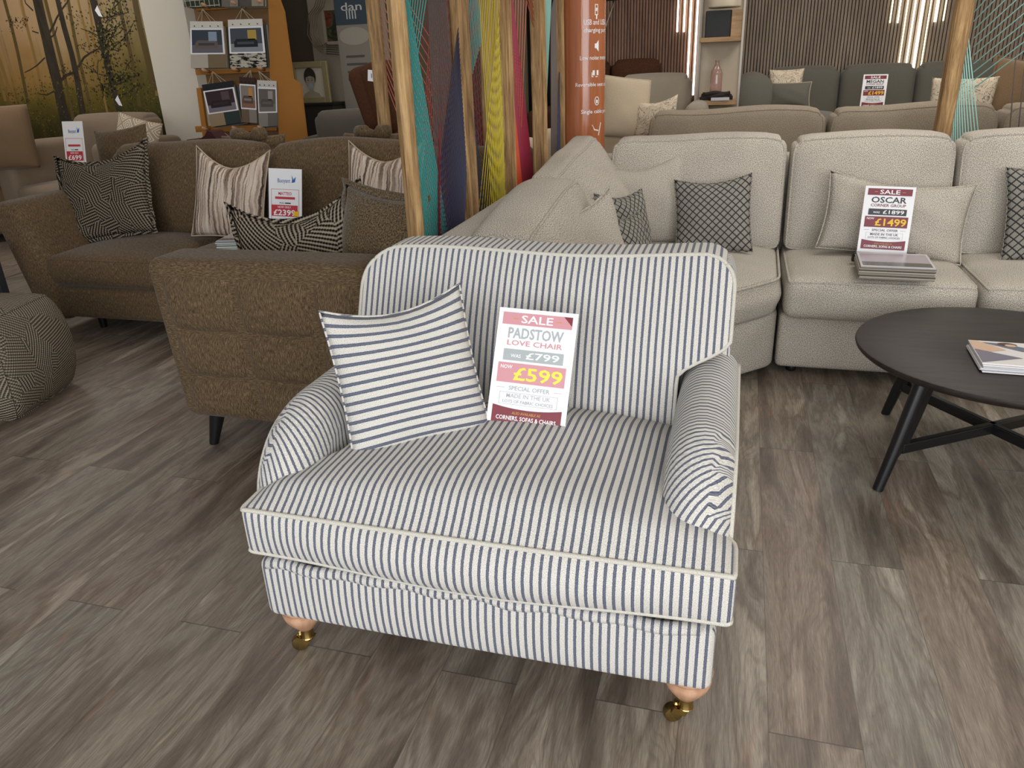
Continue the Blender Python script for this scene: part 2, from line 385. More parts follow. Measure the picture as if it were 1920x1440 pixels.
def floor_material():
    k = NT('grey_oak_planks', .42, .35); s = k.sep(k.coord('Object')); x, y = s[0], s[1]
    Wd, L = .1839, 1.312
    cx = k.math('DIVIDE', k.math('ADD', x, 50*Wd-.147), Wd); col = k.math('FLOOR', cx); fx = k.math('FRACT', cx)
    half = k.math('MULTIPLY', k.math('MODULO', col, 2.0), .5)
    cy = k.math('ADD', k.math('DIVIDE', k.math('ADD', y, 50*L-1.266), L), half); row = k.math('FLOOR', cy); fy = k.math('FRACT', cy)
    wn = k.n('ShaderNodeTexWhiteNoise'); wn.noise_dimensions = '2D'; k.put(wn.inputs['Vector'], k.comb(col, row)); rnd = wn.outputs['Value']; rc = k.sep(wn.outputs['Color'])
    px = k.math('ADD', x, k.math('MULTIPLY', rnd, 17.0)); py = k.math('ADD', y, k.math('MULTIPLY', rc[1], 31.0))
    v1 = k.comb(k.math('MULTIPLY', px, 1.0), k.math('MULTIPLY', py, .16))
    big = k.noise(v1, 9, 4, .6, .5)                                # broad worn patches
    warp = k.math('MULTIPLY', k.noise(k.comb(px, k.math('MULTIPLY', py, .3)), 7, 2, .5), .22)
    lines = k.math('SINE', k.math('MULTIPLY', k.math('ADD', px, warp), 520.0))      # growth rings
    gr = k.noise(k.comb(px, k.math('MULTIPLY', py, .03)), 190, 3, .7)
    base = k.ramp(big, [(.33, '5C554F'), (.43, '756D66'), (.50, '8C867E'), (.57, '766D65'), (.66, 'A09A92')])
    tint = k.ramp(rnd, [(0, 'B3ABA1'), (.3, 'C4C1B7'), (.6, 'BAB0A6'), (1, 'BCBDB6')])
    g = k.mix(1.0, base, tint, 'MULTIPLY')
    gr2 = k.noise(k.comb(k.math('ADD', px, k.math('MULTIPLY', warp, .3)), k.math('MULTIPLY', py, .045)), 620, 2, .6)
    fg = k.math('MULTIPLY_ADD', gr, .9, k.math('MULTIPLY_ADD', gr2, 1.1, 0.0)); g = k.mix(1.0, g, k.comb(fg, fg, fg), 'MULTIPLY')
    pale = k.math('MULTIPLY_ADD', k.noise(k.comb(px, k.math('MULTIPLY', py, .12), 5.0), 20, 4, .7), 9.0, -5.6, clamp=True); g = k.mix(k.math('MULTIPLY', pale, .15), g, 'B5AD9F')
    msk = k.math('MULTIPLY_ADD', k.noise(v1, 11, 2, .5), 4.0, -1.7, clamp=True)
    lf = k.math('MULTIPLY', k.math('MULTIPLY_ADD', lines, 1.3, -.35, clamp=True), k.math('MULTIPLY', msk, .55)); g = k.mix(lf, g, '4A4139')
    red = k.math('MULTIPLY_ADD', k.noise(k.comb(px, k.math('MULTIPLY', py, .22), 3.0), 13, 3, .6), 6.5, -4.1, clamp=True); g = k.mix(k.math('MULTIPLY', red, .42), g, '7B5842')
    kn = k.math('MULTIPLY_ADD', k.noise(k.comb(px, k.math('MULTIPLY', py, .35), 9.0), 24, 3, .7), 12.0, -8.6, clamp=True); g = k.mix(k.math('MULTIPLY', kn, .7), g, '3A332D')
    dx = k.math('MINIMUM', fx, k.math('SUBTRACT', 1.0, fx)); sx = k.math('LESS_THAN', dx, .006)
    dy = k.math('MINIMUM', fy, k.math('SUBTRACT', 1.0, fy)); sy = k.math('LESS_THAN', dy, .0011)
    g = k.mix(k.math('MULTIPLY', sx, .55), g, '3A342F'); g = k.mix(k.math('MULTIPLY', sy, .7), g, '2E2A27')
    k.base(k.mix(1.0, g, (2.02, 1.99, 2.02, 1), 'MULTIPLY')); k.put(k.b.inputs['Roughness'], k.math('MULTIPLY_ADD', big, .25, .33))
    k.bump(k.math('ADD', gr, k.math('MULTIPLY', lines, .15)), .25, .001); return k.m
FLOOR = floor_material()

# ---------------------------------------------------------------- the room
struct_box('floor', (-1.5, 2.9, -.05), (15.4, 12.6, .1), FLOOR)
WALLM = plain('painted_wall', 'CFC8B8', .8); WDARK = plain('dark_taupe_wall', '6A604F', .85); CEIL = plain('ceiling_white', 'DEDCD6', .9)
struct_box('ceiling', (-1.5, 2.9, 3.05), (15.4, 12.6, .1), CEIL)
struct_box('wall_left', (-9.15, 2.9, 1.5), (.1, 12.6, 3), WALLM); struct_box('wall_right', (6.15, 2.9, 1.5), (.1, 12.6, 3), WALLM)
struct_box('wall_back', (-1.5, 9.15, 1.5), (15.2, .1, 3), plain('slat_backing', '1C1613', .9))
struct_box('wall_mural', (-7.15, 6.5, 1.5), (3.9, .1, 3), WALLM)
struct_box('wall_column', (-5.06, 6.5, 1.5), (.46, .3, 3), plain('column_white', 'D8D0C0', .8))
struct_box('wall_partition', (-3.6, 8.0, 1.5), (2.9, .1, 3), WDARK)
SL1 = wood('reddish_slat', '6A4E3D', '8C6855', '9C7965', (6, 6, 1.2), .6); SL2 = wood('grey_brown_slat', '7A6A5A', '8F7E6C', '9C8B79', (6, 6, 1.2), .6)
def slats(name, x0, x1, mat):
    m = MB(); n = int((x1-x0)/.0322)
    for i in range(n): m.box((x0+.0161+i*.0322, 9.085, 1.5), (.0235, .03, 3.0), mat)
    o = m.build(name); o['kind'] = 'structure'
slats('trim_1', -1.9, -.42, SL1); slats('trim_2', -.42, 5.9, SL2)

# ---------------------------------------------------------------- striped love chair
LC = empty('love_chair', (-.477, 1.24, 0), 0, 'navy and ivory striped two-seat love chair on brass castors, in the centre foreground', 'armchair')
def sag(x, y, z): return (x, y, z)
b = Soft((1.0, .70, .158), .022, (24, 10, 4), (0.004, .012, 0), (0, .29, .234)); b.obj('base', STR, LC)
# seat cushion, T-shaped, arms sit in its notches
def smooth(a, b_, x): t = max(0, min(1, (x-a)/(b_-a))); return t*t*(3-2*t)
def seat_fn(x, y, z):
    Y = y+.16                                            # local depth, front edge at -.105
    hw = .505-.135*smooth(-.015, .125, Y)
    x2 = x*hw/.505
    ex = max(0, 1-(x2/.52)**2); ey = smooth(-.11, .10, Y)
    ey = smooth(-.125, .03, Y)
    if z > 0: z += (.034*max(0, 1-(x2/.42)**2)**.7*ey+.036*smooth(.512, .43, abs(x2))*smooth(-.115, -.03, Y)*smooth(.5, .3, Y))*max(0, (z-.02)/.04)
    if z > 0: z += .004*math.sin(x2*9+1)*ey - .010*smooth(.33, .50, abs(x2))*smooth(-.02, .06, Y)
    if z < 0: z -= .010*math.cos(x2*7)*(1-ey)
    return (x2, y, z)
s = Soft((1.01, .54, .122), .016, (48, 34, 5), (0, .034, 0), (.022, .165, .416), seat_fn)
sc = s.obj('seat_cushion', STR, LC)
MB().tube(s.ring(2, 1, .0005), .0052, IVORY, 7, True).build('upper_piping', sc, True)
MB().tube(s.ring(2, -1, .0005), .0052, IVORY, 7, True).build('lower_piping', sc, True)
# soft fold of cloth between cushion and base
MB().tube([(-.47+.94*i/30, -.066+.006*math.sin(i*1.3),   .314+.0025*math.sin(i*.9)) for i in range(31)], .014, STR, 8).build('front_fold', LC, True)
# backrest with rounded shoulders, cut round the arms
def back_fn(x, y, z):
    Z = z+.655                                          # local height .42 - .90
    w = .372+.120*smooth(.60, .69, Z); x2 = x*w/.5
    t = (Z-.42)/.47
    top = -.008+.007*math.cos((x2+.28)*8) if z > .15 else 0
    return (x2, y+.40+.205*t, z+.655+top*smooth(.15, .23, z))
bk = Soft((1.0, .13, .46), .018, (36, 3, 26), (0, .03, 0), (0, .065, 0), back_fn, R2=[('xz', .080, ((1, 1),)), ('xz', .115, ((-1, 1),))])
bo = bk.obj('backrest', STR, LC)
MB().tube([p for p in bk.ring(1, -1, .0005) if p.z > .47], .0052, IVORY, 7).build('front_piping', bo, True)
# lower back shell
Soft((.98, .10, .45), .02, (10, 2, 6), c=(0, .62, .43), fn=lambda x, y, z: (x, y+.08*(z+.2), z)).obj('back_shell', STR, LC)
# rolled arms: cloth runs over the top, then fans round the front
def arm(sx):
    XI, XO, YF, ZT, RR, ZB = .375, .512, .004, .584, .190, .31
    path = [(.64-.03*i, ZT-.00*i) for i in range(int((.64-YF-RR)/.03)+1)]
    yc, zc_ = YF+RR, ZT-RR
    path += [(yc-RR*math.sin(a), zc_+RR*math.cos(a)) for a in [PI/2*i/16 for i in range(0, 17)]]
    path += [(YF, zc_-(zc_-ZB)*t) for t in (.5, 1)]
    sec = [(1.0, 0, .19), (.97, .010, .182), (.90, .024, .170), (.80, .036, .155), (.68, .044, .138), (.55, .048, .118), (.42, .047, .098), (.30, .041, .079), (.19, .030, .060), (.10, .014, .042), (.04, -.006, .022), (.0, -.030, .0)]
    V = []; UVv = []; n = len(path)
    for i, (y, z) in enumerate(path):
        a = path[max(0, i-1)]; b = path[min(n-1, i+1)]; ty, tz = b[0]-a[0], b[1]-a[1]; L = math.hypot(ty, tz); ny, nz = tz/L, -ty/L      # outward normal
        if ny*(-1)+nz < 0: ny, nz = -ny, -nz
        fr = smooth(YF+RR*1.25, YF, y)
        bul = 1-.55*smooth(.50, .33, z)*(1 if y < YF+.01 else 0)
        for (d, off, m_) in sec:
            x = XI+(XO-XI)*d; o_ = off*bul; yy, zz = y+ny*o_, z+nz*o_
            f2 = (math.floor(fr*3.2)+.5)/3.2 if (d > .72 and .12 < fr < .93) else fr
            V.append((sx*x, yy, zz)); UVv.append((y-f2*m_, z))
        ty_ = (y, ZB) if y > yc+1e-6 else (max(y, yc), min(z, ZB+(zc_-ZB)*.9)) if z > zc_ else (yc, z)
        for t in (.2, .45, .7, 1):
            o_ = -.030; yy, zz = y+ny*o_, z+nz*o_; yy2, zz2 = yy+(ty_[0]-yy)*t, zz+(ty_[1]-zz)*t
            V.append((sx*(XI-.004*math.sin(PI*t)), yy2, zz2)); UVv.append((yy2, zz2))
        V.append((sx*XO, y, z)); UVv.append((y, z)); V.append((sx*XO, max(y, .04), ZB-.10)); UVv.append((y, ZB-.10))
    w = len(sec)+4; W = w+2; F = []
    for i in range(n-1):
        for j_ in list(range(w-1))+[w]:
            q = (i*W+j_, (i+1)*W+j_, (i+1)*W+j_+1, i*W+j_+1); F.append(q if (sx > 0) ^ (j_ == w) else q[::-1])
    o = link_mesh('armrest', V, F, STR, LC, uvs=[[UVv[t] for t in f] for f in F], sharp=60)
    MB().tube([(sx*(XO+.001), y, z) for (y, z) in path], .0052, IVORY, 7).build('arm_piping', o, True)
    MB().tube([(sx*(XO-.012), YF-.0, ZB+.02), (sx*(XO-.006), YF+.004, ZB-.02)], .004, STR, 6)
arm(1); arm(-1)
for sx in (-1, 1):
    for yy, sc_ in ((.0, 1), (.56, 1)):
        L_ = MB().lathe([(.026, .160), (.046, .158), (.052, .150), (.050, .140), (.043, .136), (.050, .130), (.046, .114), (.036, .098), (.024, .082), (.018, .074)], BEECH, 28)
        lg = L_.build('leg', LC, True, loc=(sx*.452, yy+.01, 0))
        m = MB().lathe([(.012, .078), (.0155, .076), (.0150, .050), (.017, .047), (.012, .044)], BRASS, 20)
        m.box((-.012, -.008, .036), (.034, .006, .014), BRASS, (0, 25, 20)); m.box((-.010, .016, .036), (.034, .006, .014), BRASS, (0, 25, 20))
        m.lathe([(.004, -.006), (.007, 0), (.004, .004)], BRASS, 10, (-.02, -.0, .05))
        cs = m.build('castor', lg, True, sharp=40)
        w = MB(); w.lathe([(.013, -.011), (.019, -.010), (.0212, -.005), (.0212, .005), (.019, .010), (.013, .011)], BRASSD, 24)
        link_mesh('wheel', w.v, w.f, w.mats, cs, mi=w.m, loc=(-.026, .003, .0212), rot=(90, 0, 20), sharp=40)
pillow('striped_cushion', .325, .335, .12, STRH, (-.650, 1.42, .508), (-22, -5, 32), 'navy and ivory cushion with level stripes leaning in the love chair', edge=.0028, edge_mat=STRH, pinch=.05, dent=.012, peak=.02, wr=.007)

def sale_card(name, w, h, title, sub, was, now, loc, rot, label, foot='CORNERS, SOFAS & CHAIRS', glare=False, parent=None):
    """printed sale card standing in a clear holder"""
    m = MB(); t = .004
    m.box((0, t/2+.001, h/2), (w, t, h), PAPER); y = -.0006
    M_, G_, Y_, D_ = (GLAREM, GLAREG, GLAREY, GLAREG) if glare else (MAROON, PGREY, PYEL, PGREY)  # glare is painted: the print switches to paler copies of its colours
    def R(x0, z0, x1, z1, mat, dy=0): m.rect(x0*w, z0*h, x1*w, z1*h, mat, y-dy)
    R(-.44, .865, .44, .965, M_); m.text('SALE', 0, .885*h, .062*h, PWHITE, .40*w, y-.0006, .012)
    R(-.31, .912, -.24, .918, PGOLD, .0006); R(.24, .912, .31, .918, PGOLD, .0006)
    if glare: m.poly([(.33*w, y-.0004, .965*h), (.33*w+.11*w, y-.0004, .89*h), (.44*w, y-.0004, .965*h)], MAROON)  # corner left in full maroon, outside the painted glare
    m.text(title, 0, .755*h, .085*h, D_, .70*w, y, .018); m.text(sub, 0, .695*h, .042*h, M_, .70*w, y, .012)
    R(-.38, .568, .38, .662, G_); m.text('WAS', -.22*w, .595*h, .028*h, PWHITE, .13*w, y-.0006, .01); m.text(was, .12*w, .590*h, .055*h, PWHITE, .42*w, y-.0006, .012)
    R(-.43, .385, .43, .548, M_); m.text('NOW', -.32*w, .50*h, .030*h, PWHITE, .15*w, y-.0006, .012); m.text(now, .09*w, .412*h, .105*h, Y_, .62*w, y-.0006, .02)
    m.text('SPECIAL OFFER', 0, .325*h, .034*h, D_, .52*w, y, .008); R(-.42, .339, -.31, .342, G_); R(.31, .339, .42, .342, G_)
    for (x0, z0, x1, z1) in ((-.37, .205, .37, .208), (-.37, .302, .37, .305), (-.37, .205, -.365, .305), (.365, .205, .37, .305)): R(x0, z0, x1, z1, PLG)
    m.text('MADE IN THE UK', 0, .262*h, .034*h, PGREY if not glare else PLG, .56*w, y, .010); m.text('LOTS OF FABRIC CHOICES', 0, .218*h, .026*h, D_, .64*w, y, .008)
    m.add([(-.44*w+.88*w*i/12, y, (.168+.028*(2*abs(i/12-.5))**2)*h) for i in range(13)]+[(-.44*w+.88*w*i/12, y, (.052-.0*i)*h) for i in range(13)], [(i, i+13, i+14, i+1) for i in range(12)], MAROON)
    m.text('ALSO AVAILABLE AS', 0, .128*h, .022*h, PGOLD, .36*w, y-.0006, .006); m.text(foot, 0, .078*h, .034*h, PWHITE, .76*w, y-.0006, .012)
    r = empty(name, loc, 0, label, 'sign'); r.rotation_euler = [math.radians(a) for a in rot]
    if parent: r.parent = parent
    m.build('printed_card', r)
    h2 = MB(); h2.box((0, .010, h/2), (w+.006, .004, h+.004), ACRYL); h2.build('clear_holder', r)
    return r
sale_card('sale_sign', .188, .282, 'PADSTOW', 'LOVE CHAIR', '\u00a3799', '\u00a3599', (-.433, 1.500, .533), (-25, 2.5, 0), 'white sale card with glare painted into its print, in a clear holder leaning on the love chair back', glare=True)
# ---------------------------------------------------------------- oatmeal corner sofa
OS = empty('corner_sofa', (.5, 3.6, 0), 0, 'large oatmeal corner sofa on the right, behind the love chair and coffee table', 'sofa')
def inv(o, x, y, z): return (x-o.location.x, y-o.location.y, z)
def softw(name, par, x0, x1, y0, y1, z0, z1, mat, r=.04, n=(12, 12, 4), puff=(0, 0, 0), fn=None, R2=None, pipe=None, pr=.0055, off=.0):
    """block given by its world extents, child of an unrotated empty"""
    c = inv(par if par.parent is None else par.parent, (x0+x1)/2, (y0+y1)/2, (z0+z1)/2)
    s_ = Soft((x1-x0, y1-y0, z1-z0), r, n, puff, c, fn, R2); o = s_.obj(name, mat, par)
    for (ax, sd) in (pipe or ()): MB().tube(s_.ring(ax, sd, off), pr, mat, 6, True).build('piping', o, True)
    return o
# bases
softw('base', OS, .215, .94, 3.31, 4.15, .035, .29, OSC, .025, puff=(0, .012, 0))
softw('base', OS, .945, 1.75, 3.31, 4.15, .035, .29, OSC, .025, puff=(0, .012, 0))
softw('base', OS, 1.755, 2.6, 3.31, 4.15, .035, .29, OSC, .025, puff=(0, .012, 0))
softw('base', OS, -.85, -.13, 2.05, 2.95, .035, .29, OSC, .025)
def loft(name, par, outl, z0, z1, mat, crown=.0, r=.04, pipe=False, rings=5, bulge=0.0):
    """cushion with a free outline: rounded rim, domed top"""
    n = len(outl); c = Vector((sum(p[0] for p in outl)/n, sum(p[1] for p in outl)/n)); V = []; F = []
    lv = []
    for t in (0, .3, .6, 1.0): lv.append((1-(1-math.sin(t*PI/2))*1.0, z0+r*(1-math.cos(t*PI/2)), r*(1-math.sin(t*PI/2)), 0))
    H = []
    for t in (0, .35, .7, 1): H.append((z0+r*(1-math.cos(t*PI/2)), r*(1-math.sin(t*PI/2))))
    for t in (.25, .5, .75): H.append((z0+r+(z1-z0-2*r)*t, -bulge*math.sin(PI*t)))
    for t in (1, .7, .35, 0): H.append((z1-r*(1-math.cos(t*PI/2)), r*(1-math.sin(t*PI/2))))
    nor = []
    for i in range(n):
        a = Vector(outl[i-1]); b = Vector(outl[(i+1) % n]); t = (b-a).normalized(); nor.append(Vector((t.y, -t.x)))
    for (z, ins) in H: V += [(outl[i][0]-nor[i].x*ins, outl[i][1]-nor[i].y*ins, z) for i in range(n)]
    for k_ in range(1, rings+1):
        f = 1-k_/(rings+1)
        for i in range(n):
            ox, oy = outl[i][0]-nor[i].x*r, outl[i][1]-nor[i].y*r
            V.append((c.x+(ox-c.x)*f, c.y+(oy-c.y)*f, z1+crown*(1-f**3)))
    V.append((c.x, c.y, z1+crown)); L = len(H)+rings
    for k_ in range(L-1):
        for i in range(n): F.append((k_*n+i, k_*n+(i+1) % n, (k_+1)*n+(i+1) % n, (k_+1)*n+i))
    for i in range(n): F.append(((L-1)*n+i, (L-1)*n+(i+1) % n, len(V)-1))
    F.append(tuple(range(n-1, -1, -1)))
    o_ = par.location; V = [(v[0]-o_.x, v[1]-o_.y, v[2]) for v in V]
    o = link_mesh(name, V, F, mat, par)
    if pipe: MB().tube([(outl[i][0]-nor[i].x*.004-o_.x, outl[i][1]-nor[i].y*.004-o_.y, z1-r*.30) for i in range(n)], .006, mat, 6, True).build('piping', o, True)
    return o
def dens(pts, step=.06):
    out = []
    for i, p in enumerate(pts):
        q = pts[(i+1) % len(pts)]; d = math.hypot(q[0]-p[0], q[1]-p[1]); m = max(1, int(d/step))
        out += [(p[0]+(q[0]-p[0])*j/m, p[1]+(q[1]-p[1])*j/m) for j in range(m)]
    return out
def rc(pts, r=.05, k_=4):
    """round the corners of an outline"""
    out = []; n = len(pts)
    for i in range(n):
        p = Vector(pts[i]); a = Vector(pts[i-1]); b = Vector(pts[(i+1) % n]); ra = min(r, (a-p).length*.45, (b-p).length*.45)
        A = p+(a-p).normalized()*ra; B = p+(b-p).normalized()*ra
        for j in range(k_+1): t = j/k_; out.append(tuple((1-t)**2*A+2*t*(1-t)*p+t*t*B))
    return out
CP = [(-.85, 2.96), (-.125, 2.96), (.03, 3.13), (.205, 3.31), (.205, 4.15), (-.85, 4.15)]
loft('base', OS, dens(rc(CP, .05)), .035, .29, OSC, 0, .02)
CPS = [(-.80, 2.96), (-.10, 2.93), (.04, 3.06), (.20, 3.25), (.212, 3.95), (-.80, 3.95)]
loft('seat_cushion', OS, dens(rc(CPS, .06)), .285, .465, OSC, .03, .05, True, bulge=.012)
for (x0, x1) in ((.222, .945), (.955, 1.71), (1.72, 2.55)):
    softw('seat_cushion', OS, x0, x1, 3.235, 3.95, .28, .455, OSC, .045, (12, 12, 4), (.004, .02, .028), pipe=((2, 1),))
softw('seat_cushion', OS, -.78, -.10, 2.06, 2.92, .285, .455, OSC, .045, (12, 12, 4), (.004, .01, .025), pipe=((2, 1),))
def lean(axis, sgn, k0, sagw=.012, ph=0):
    def f(x, y, z):
        t = (z+.25)/.5; o = [x, y, z]; o[axis] += sgn*k0*t
        if z > 0: o[2] += sagw*math.sin((x if axis == 1 else y)*8+ph)*smooth(.1, .24, z)
        return tuple(o)
    return f
for i, (x0, x1) in enumerate(((-.62, .212), (.228, .925), (.935, 1.66), (1.67, 2.4))):
    softw('back_cushion', OS, x0, x1, 3.76, 3.95, .455, .965, OSC, .04, (12, 4, 10), (.0, .05, .010), lean(1, 1, .13, .006, i), R2=[('xz', .07, ((-1, 1), (1, 1)))], pipe=((1, -1),))
softw('back_frame', OS, -.93, 2.45, 4.02, 4.18, .05, .86, OSC, .04, (20, 3, 6), fn=lean(1, 1, .06, 0))
# wing backs, one by the corner and one running to the open end
softw('back_cushion', OS, -.66, -.44, 2.98, 3.93, .455, .955, OSC, .05, (4, 14, 10), (.05, 0, .0), lambda x, y, z: (x-.16*(z+.25)/.5-.10*smooth(.0, .25, z)*max(0, x+.11)/.22, y, z+.03*smooth(.1, .47, y)*smooth(0, .2, z)-.05*smooth(.1, -.47, y)*smooth(0, .2, z)), R2=[('yz', .07, ((-1, 1), (1, 1)))], pipe=((0, 1),))
softw('back_cushion', OS, -.66, -.44, 2.16, 2.99, .455, .905, OSC, .05, (4, 14, 10), (.055, 0, .02), lambda x, y, z: (x-.16*(z+.25)/.5, y, z-.07*smooth(.25, -.45, y)*smooth(0, .2, z)), R2=[('yz', .08, ((-1, 1), (1, 1)))], pipe=((0, 1),))
softw('back_frame', OS, -.94, -.74, 2.06, 4.12, .05, .84, OSC, .05, (4, 18, 6), fn=lambda x, y, z: (x, y, z-.02*smooth(.6, -1.0, y)))
softw('end_arm', OS, -.92, -.30, 2.02, 2.17, .04, .80, OSC, .06, (8, 4, 8), (.01, .01, 0), lambda x, y, z: (x, y, z+.02-.16*smooth(-.1, .3, x)*smooth(0, .2, z)), R2=[('xz', .12, ((1, 1), (-1, 1)))])
for (fx, fy) in ((.29, 3.38), (1.05, 3.38), (1.7, 3.38), (.0, 3.3), (-.2, 2.2), (-.2, 3.0)):
    MB().lathe([(.018, 0), (.022, .004), (.022, .04)], BLACKF, 14).build('foot', OS, True, loc=inv(OS, fx, fy, 0))

pillow('plain_cushion', .50, .43, .15, OSC, (-.45, 3.68, .475), (-20, -3, 12), 'plain oatmeal cushion leaning in the corner of the large pale sofa', edge=.004, edge_mat=OSC, dent=.05, peak=.02, wr=.012)
pillow('patterned_cushion', .35, .35, .11, DIA, (-.088, 3.57, .475), (-22, -5, 0), 'charcoal lozenge-patterned cushion facing forward on the corner seat, the squarest one', edge=.003, edge_mat=DIA, dent=.012, peak=.01)
def two_sided(name, w, h, t, loc, rot, label, seed=1):
    o = pillow(name, w, h, t, DIA, loc, rot, label, edge=.003, edge_mat=DIA, seed=seed, dent=.02)
    o.data.materials.append(OSC); n_ = len(o.data.polygons)//2
    for i, p in enumerate(o.data.polygons):
        if i >= n_: p.material_index = 1
    return o
two_sided('patterned_cushion', .34, .34, .12, (-.42, 3.24, .475), (-16, 4, 62), 'charcoal lozenge-patterned cushion turned edge-on, beside the plain corner cushion')
two_sided('patterned_cushion', .30, .30, .09, (-.36, 2.90, .49), (-18, 6, 66), 'charcoal lozenge-patterned cushion half hidden behind a plain one above the love chair back', 4)
pillow('plain_cushion', .44, .38, .14, OSC, (-.46, 2.60, .50), (-20, 0, 58), 'plain oatmeal cushion nearest the love chair back, leaning on the sofa wing', edge=.004, edge_mat=OSC, dent=.03, wr=.012, peak=.03)
pillow('plain_cushion', .60, .33, .16, OSC, (.655, 3.62, .475), (-18, 6, 0), 'long plain oatmeal bolster cushion behind the corner group sale card', edge=.004, edge_mat=OSC, dent=.02, pinch=.06, wr=.014, peak=.015)
pillow('patterned_cushion', .36, .40, .12, DIA, (1.28, 3.60, .475), (-20, -4, -6), 'charcoal lozenge-patterned cushion cut off by the right edge of the photo', edge=.003, edge_mat=DIA, dent=.01)
sale_card('sale_sign', .195, .275, 'OSCAR', 'CORNER GROUP', '\u00a31899', '\u00a31499', (.608, 3.475, .522), (-14, 2, 0), 'maroon and white sale card for the corner group, standing on the pale seat')
m = MB(); m.box((0, 0, .008), (.265, .012, .016), BLACKF, bev=.002); m.box((0, .03, .004), (.24, .07, .008), BLACKF); m.box((-.125, -.01, .0), (.02, .03, .034), BLACKF)
tag(m.build('sign_base', loc=(.625, 3.455, .5085), rot=(0, 0, -2)), 'slim black base bar holding the corner group sale card', 'sign base')
def swatch_book(name, loc, rz, label, w=.27, d=.30, cover=None, group=None, n=9, cols=('8C8578', 'B4AC9E', '5E5A52', '9E968A'), hang=False, rx=0):
    r = empty(name, loc, rz, label, 'sample book', group); r.rotation_euler.x = math.radians(rx)
    for i in range(n):
        m = MB(); m.box((random.uniform(-.004, .004), random.uniform(-.004, .004), .003+i*.0052), (w, d, .0046), plain('swatch_'+cols[i % len(cols)], cols[i % len(cols)], .85), bev=.0015); m.build('fabric_leaf', r)
    z = n*.0052+.002; m = MB(); m.box((0, 0, z), (w*.98, d*.98, .003), PLG)
    m.poly([(-w*.46, -d*.15, z+.0018), (w*.46, -d*.15, z+.0018), (w*.46, d*.40, z+.0018), (-w*.46, d*.40, z+.0018)], plain('photo_mauve_grey', 'A89CA2', .2, .6))
    m.poly([(-w*.46, -d*.42, z+.0018), (w*.46, -d*.42, z+.0018), (w*.46, -d*.17, z+.0018), (-w*.46, -d*.17, z+.0018)], plain('photo_dark_band', '3D3A33', .2, .6)); m.build('cover_page', r); return r
swatch_book('fabric_sample_book', (.627, 3.285, .487), -3, 'thick fabric sample book lying flat in front of the corner group sale card', d=.25)

# ---------------------------------------------------------------- coffee table
CT = empty('coffee_table', (.875, 2.605, 0), 0, 'round black oak coffee table with splayed legs and crossed stretchers', 'table')
prof = [(.30, .385), (.425, .388), (.440, .395), (.452, .405), (.455, .412), (.453, .419), (.449, .421), (.2, .421)]
t_ = MB().lathe(prof, BLKW, 72); t_.build('tabletop', CT, True, sharp=40)
for k_ in range(4):
    a = math.radians(124.5+90*k_); d = Vector((math.cos(a), math.sin(a), 0)); n_ = Vector((-d.y, d.x, 0))
    m = MB(); m.tube([d*.445+Vector((0, 0, .0)), d*.40+Vector((0, 0, .15)), d*.335+Vector((0, 0, .388))], [.0165, .0195, .023], BLKLEG, 14)
    m.prism([d*.345+Vector((0, 0, .388)), d*.375+Vector((0, 0, .22)), d*.408+Vector((0, 0, .10)), d*.385+Vector((0, 0, .125)), d*.36+Vector((0, 0, .155)), d*.33+Vector((0, 0, .24)), d*.30+Vector((0, 0, .335)), d*.285+Vector((0, 0, .36)), d*.255+Vector((0, 0, .388))], n_*.022, BLKLEG)
    m.v = [tuple(Vector(v)-(n_*.011 if i >= 14*3 else Vector((0, 0, 0)))) for i, v in enumerate(m.v)]
    m.build('leg', CT, True, sharp=35)
for k_ in range(2):
    a = math.radians(124.5+90*k_); d = Vector((math.cos(a), math.sin(a), 0))
    m = MB(); m.box((0, 0, .140), (.76, .024, .036), BLKLEG, (0, 0, 124.5+90*k_), bev=.004); m.build('stretcher', CT)
    m = MB(); m.box((0, 0, .374), (.60, .03, .024), BLKLEG, (0, 0, 124.5+90*k_), bev=.003); m.build('rail', CT)
def brochure(z, dx, dy, rz, top, label, col='E9E6E4'):
    m = MB(); m.box((0, 0, .002), (.30, .21, .004), plain('brochure_'+col, col, .25, .5), bev=.001)
    if top:
        zz = .0044; P_ = lambda pts, c_: m.poly([(x, y, zz) for x, y in pts], c_)
        P_([(-.148, -.10), (-.148, .02), (-.03, -.04)][::-1], plain('print_violet_grey', '7C7888', .3)); zz = .0046
        P_([(-.12, .09), (-.02, .02), (.035, .01), (.0, .055), (-.05, .085)][::-1], plain('print_denim', '6E7684', .3)); zz = .0048
        P_([(-.148, .02), (-.148, .10), (-.125, .10), (-.06, .025), (-.11, .0)][::-1], plain('print_skin', 'D9B79B', .3))
        P_([(-.048+.028*math.cos(t*PI/6), .078+.018*math.sin(t*PI/6)) for t in range(12)], plain('print_hair', '5A3A2C', .3)); zz = .005
        P_([(-.040+.016*math.cos(t*PI/6), .070+.012*math.sin(t*PI/6)) for t in range(12)], plain('print_skin', 'D9B79B', .3))
        P_([(.055+.030*math.cos(t*PI/8), .035+.020*math.sin(t*PI/8)) for t in range(16)], plain('print_badge', '8A90A0', .3)); zz = .0052
        P_([(.055+.012*math.cos(t*PI/6), .035+.009*math.sin(t*PI/6)) for t in range(12)], plain('print_white', 'FAFAFA', .4))
        q = MB(); q.text('Protection', .065, -.05, .020, PGREY, .135, 0, .004); m.add([(v[0], v[2], .0050) for v in q.v], q.f, PGREY)
        P_([(.025, -.022), (.105, -.022), (.105, -.019), (.025, -.019)], PGREY)
        P_([(.05, .080), (.11, .080), (.11, .086), (.05, .086)], PGREY)
    tag(m.build('brochure', loc=(.89+dx, 2.475+dy, z), rot=(0, 0, rz)), label, 'brochure', None if top else 'brochures under the top one')
